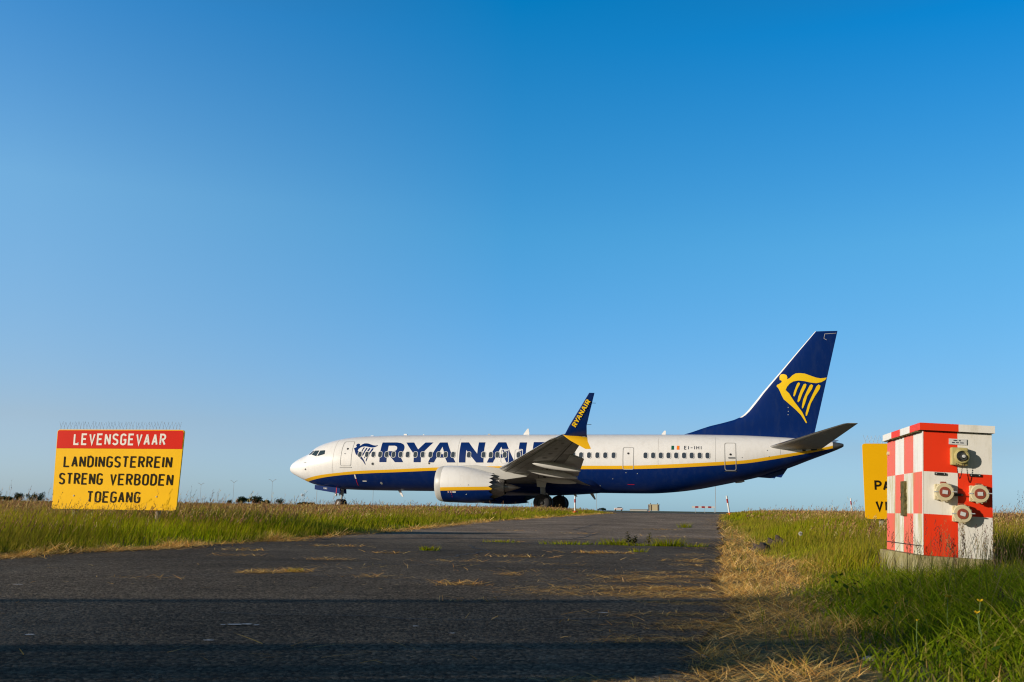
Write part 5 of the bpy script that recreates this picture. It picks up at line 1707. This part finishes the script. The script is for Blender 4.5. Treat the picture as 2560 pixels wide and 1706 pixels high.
# flowers
M['petal'] = mat("buttercup_petal", (.82, .52, .01), .4)
M['fluff'] = mat("dandelion_fluff", (.62, .60, .54), .9)
M['stalk'] = mat("flower_stalk", (.08, .13, .02), .7)
def flower(x, y, z, r, label, kind="buttercup"):
    gz = float(ground_z(np.array(x), np.array(y)))
    e = empty(kind, (x, y, gz), random.uniform(0, 6), label, "flower", "wild flowers in the grass")
    h = z-gz
    MB().tube([(0, 0, 0), (.01, 0, h*.6), (0, 0, h)], .0015, 5).build("stalk", M['stalk'], e)
    mb = MB()
    if kind == "buttercup":
        for k in range(5):
            a = 2*PI*k/5
            c, s_ = math.cos(a), math.sin(a)
            p = [(0, 0, h), (r*.6*c-r*.45*s_, r*.6*s_+r*.45*c, h+r*.35), (r*c, r*s_, h+r*.75), (r*.6*c+r*.45*s_, r*.6*s_-r*.45*c, h+r*.35)]
            mb.add(p, [(0, 1, 2, 3)])
        mb.build("petals", M['petal'], e)
    else:
        for k in range(160):
            u = Vector((random.gauss(0, 1), random.gauss(0, 1), random.gauss(0, 1))).normalized()*r
            t = u.orthogonal().normalized()*r*.22
            t2 = u.cross(t).normalized()*r*.22
            q = Vector((0, 0, h))
            mb.add([q+u*.3, q+u+t, q+u*1.05+t2, q+u-t], [(0, 1, 2), (0, 2, 3)])
        mb.build("seed_head", M['fluff'], e)
for a in ((1.43, 3.33, .185, 0.0140, "largest yellow buttercup, below the middle of the cabinet"), (1.32, 3.49, .15, .006, "small yellow buttercup left of and below the largest one"), (1.47, 3.19, .185, 0.0112, "closed yellow buttercup right of the largest one"),
          (1.38, 3.02, .165, 0.0112, "low yellow buttercup beneath the closed one"), (1.57, 3.07, .185, 0.0126, "yellow buttercup near the right picture edge"), (1.55, 3.0, .17, .006, "smaller yellow buttercup by the right picture edge"),
          (1.23, 3.09, .135, .006, "small orange-yellow flower low in the foreground grass"), (6.3, 26.5, .42, .03, "yellow flower in the meadow right of the leaning marker post"), (6.8, 26.2, .40, .026, "second yellow flower in the meadow right of the leaning post"),
          (9.6, 25, .46, .026, "lone yellow flower in the middle of the right meadow"), (3.3, 15.0, .25, .016, "yellow flower near the straw edge of the right meadow")):
    flower(*a)
flower(3.22, 11.2, .225, .022, "white dandelion clock beside the dark soil mound", "dandelion")

# soil mounds, stones, hose
M['soil'] = ramp_mat("dug_soil", [(.3, (.035, .026, .022)), (.7, (.10, .075, .06))], 14, .95, bump=.8, bscale=30)
def lump(name, x, y, rx, ry, h, label, cat, m, grp=None, sub=3, rough=.25):
    bm = bmesh.new()
    bmesh.ops.create_icosphere(bm, subdivisions=sub, radius=1)
    for v in bm.verts:
        f = 1+rough*(math.sin(v.co.x*5+x*7)*math.sin(v.co.y*4+y*3)+.6*math.sin(v.co.z*9+v.co.x*8))+random.uniform(-.16, .16)*rough/.25
        v.co = Vector((v.co.x*rx*f, v.co.y*ry*f, v.co.z*h*f))
    me = bpy.data.meshes.new(name)
    bm.to_mesh(me); bm.free()
    me.materials.append(m)
    me.polygons.foreach_set("use_smooth", [True]*len(me.polygons))
    o = bpy.data.objects.new(name, me)
    COL.objects.link(o)
    o.location = (x, y, float(ground_z(np.array(x), np.array(y)))+h*.3)
    return tag(o, label, cat, grp)
lump("soil_mound", 2.62, 10.5, .10, .09, .09, "dark brown soil mound at the straw edge, nearest the road", "soil mound", M['soil'], "soil mounds at the edge of the right meadow")
lump("soil_mound", 3.0, 11.3, .12, .08, .09, "smaller dark soil mound left of the dandelion clock", "soil mound", M['soil'], "soil mounds at the edge of the right meadow", 4, .35)
M['stone'] = mat("pale_stone", (.50, .46, .42), .8, var=.2, vscale=20)
for a in ((.62, 3.3, .020, .016, .012, "pale pinkish stone in the straw at the lower right of the road"), (1.12, 3.2, .022, .018, .012, "white stone lying in the straw at the bottom right"), (.45, 4.8, .022, .016, .010, "reddish pebble on the shaded asphalt near the straw")):
    lump("pebble", *a, "stone", M['stone'], "loose stones", 2, .12)
hose = MB().tube([(4.25, 9.45, .06), (4.6, 9.4, .11), (5.1, 9.3, .12), (5.8, 9.1, .10), (6.8, 9.0, .06)], .062, 14)
for k in range(28):
    t = 4.3+k*.075
    z = float(np.interp(t, [4.25, 4.6, 5.1, 5.8, 6.8], [.06, .11, .12, .10, .06])); yy = float(np.interp(t, [4.25, 4.6, 5.1, 5.8, 6.8], [9.45, 9.4, 9.3, 9.1, 9.0]))
    hose.lathe([(-.012, .062), (-.008, .070), (.008, .070), (.012, .062)], 'x', (t, yy, z), 14)
tag(hose.build("drain_pipe", M['kblack'], smooth=True, angle=40), "black ribbed pipe lying in the grass right of the cabinet", "pipe")

# ------------------------------------------------------------------ far trees and bushes
M['trunk'] = mat("tree_bark", (.05, .04, .03), .9)
def tree(x, y, wd, h, label, warm=0.0, n=1100):
    e = empty("tree", (x, y, GZ-.2), 0, label, "tree", "dark trees on the left horizon")
    MB().tube([(0, 0, 0), (0, 0, h*.6)], [wd*.05, wd*.02], 7).build("trunk", M['trunk'], e)
    nb = 7
    cs = [(random.uniform(-.34, .34)*wd, random.uniform(-.3, .3)*wd, h*random.uniform(.35, .72), wd*random.uniform(.16, .26)) for _ in range(nb)]
    Vv, F, C = [], [], []
    for k in range(n):
        c = random.choice(cs)
        u = Vector((random.gauss(0, 1), random.gauss(0, 1), random.gauss(0, .8))).normalized()*c[3]*random.uniform(.5, 1.1)
        p = Vector((c[0]+u.x, c[1]+u.y, max(.1, min(h, c[2]+u.z*h/wd*1.3))))
        s_ = wd*random.uniform(.02, .045)
        a = Vector((random.gauss(0, 1), random.gauss(0, 1), random.gauss(0, 1))).normalized()*s_
        b = a.orthogonal().normalized()*s_*.8
        i = len(Vv)
        Vv += [p-a, p+b, p+a, p-b]
        F += [(i, i+1, i+2), (i, i+2, i+3)]
        cc = (np.array((.020, .042, .016))*(1-warm)+np.array((.16, .075, .03))*warm)*random.uniform(.6, 1.5)
        C += [cc]*4
    o = np_mesh("crown", np.array([tuple(p) for p in Vv]), np.array(F), np.array(C), M['leaf'])
    o.parent = e
for px, d, wpx, hpx, lab, wm in ((4, 260, 34, 30, "broad tree with rusty crown at the left picture edge", .25), (66, 330, 30, 20, "small rounded brownish tree left of the warning board", .15), (102, 330, 26, 20, "dark tree just left of the warning board", 0), (122, 330, 24, 22, "taller dark tree touching the warning board's left edge", 0),
                                 (34, 420, 40, 14, "low dark bush beside the rusty tree", 0), (588, 480, 16, 10, "small dark bush right of the middle lamp mast", 0), (625, 520, 40, 19, "left half of the dark tree clump near the jet's nose", 0),
                                 (654, 520, 40, 20, "right half of the dark tree clump near the jet's nose", 0), (678, 520, 34, 13, "low bush trailing right from the tree clump", 0), (714, 460, 20, 17, "round dark bush right of the rightmost lamp mast", 0), (765, 520, 34, 8, "long low dark bush under the jet's nose", 0), (790, 520, 30, 6, "flat low bush just left of the nose wheel", 0),
                                 (1512, 520, 14, 4, "tiny bush on the horizon by the left road corner", 0)):
    dy = 1273+(px-1280)*.014
    top = .45+(1276-1276)/2489*d+hpx*d/2489
    tree((px-1280)/2489*d, d, wpx*d/2489, top+GZ+.3, lab, wm)
# plume of steam
M['steam'] = bpy.data.materials.new("steam")
M['steam'].use_nodes = True
t = M['steam'].node_tree
bs = t.nodes["Principled BSDF"]
bs.inputs['Base Color'].default_value = (.9, .9, .9, 1); bs.inputs['Alpha'].default_value = .10; bs.inputs['Roughness'].default_value = 1
def steam(px, d, s, z, label):
    bm = bmesh.new()
    for k in range(7):
        mt = Matrix.Translation((random.uniform(-.5, .5)*s, random.uniform(-.4, .4)*s, random.uniform(-.9, .9)*s)) @ Matrix.Scale(s*random.uniform(.35, .6), 4)
        bmesh.ops.create_icosphere(bm, subdivisions=3, radius=1, matrix=mt)
    me = bpy.data.meshes.new("steam_cloud"); bm.to_mesh(me); bm.free(); me.materials.append(M['steam'])
    me.polygons.foreach_set("use_smooth", [True]*len(me.polygons))
    o = bpy.data.objects.new("steam_cloud", me); COL.objects.link(o)
    o.location = ((px-1280)/2489*d, d, z)
    tag(o, label, "steam", "puffs of steam on the horizon")
steam(768, 1500, 4.2, 15, "white puff of steam low on the horizon beneath the jet's nose")
steam(775, 1500, 2.2, 22, "smaller fainter puff of steam above the larger one")

# ------------------------------------------------------------------ the wire-mesh gate behind the camera, whose bars shade the foreground
M['galv'] = mat("galvanised_steel", (.35, .36, .37), .4, metal=.6)
gate = empty("mesh_fence", (0, 1.6, 0), math.atan(.135), "tall galvanised wire mesh fence beside the road whose rails throw the shadow bands", "fence")
FX0, FX1 = -22.0, -3.0
for z, r in ((2.81, .045), (1.47, .060), (1.13, .040), (.93, .035), (.2, .03)):
    MB().tube([(FX0, 0, z), (FX1, 0, z)], r, 10).build("rail", M['galv'], gate)
for x in (FX0, FX1):
    MB().tube([(x, .05, -.3), (x, .05, 2.86)], .04, 10).build("post", M['galv'], gate)
mb = MB()
for x in np.arange(FX0, FX1, .056):
    mb.box((x, 0, 1.45), (.009, .007, 2.7))
for z in np.arange(.15, 2.75, .15):
    mb.box(((FX0+FX1)/2, .009, z), (FX1-FX0, .007, .010))
for k in range(14):
    mb.box(((FX0+FX1)/2, -.012, .50+.066*k), (FX1-FX0, .012, .036))
mb.build("mesh_panel", M['galv'], gate)
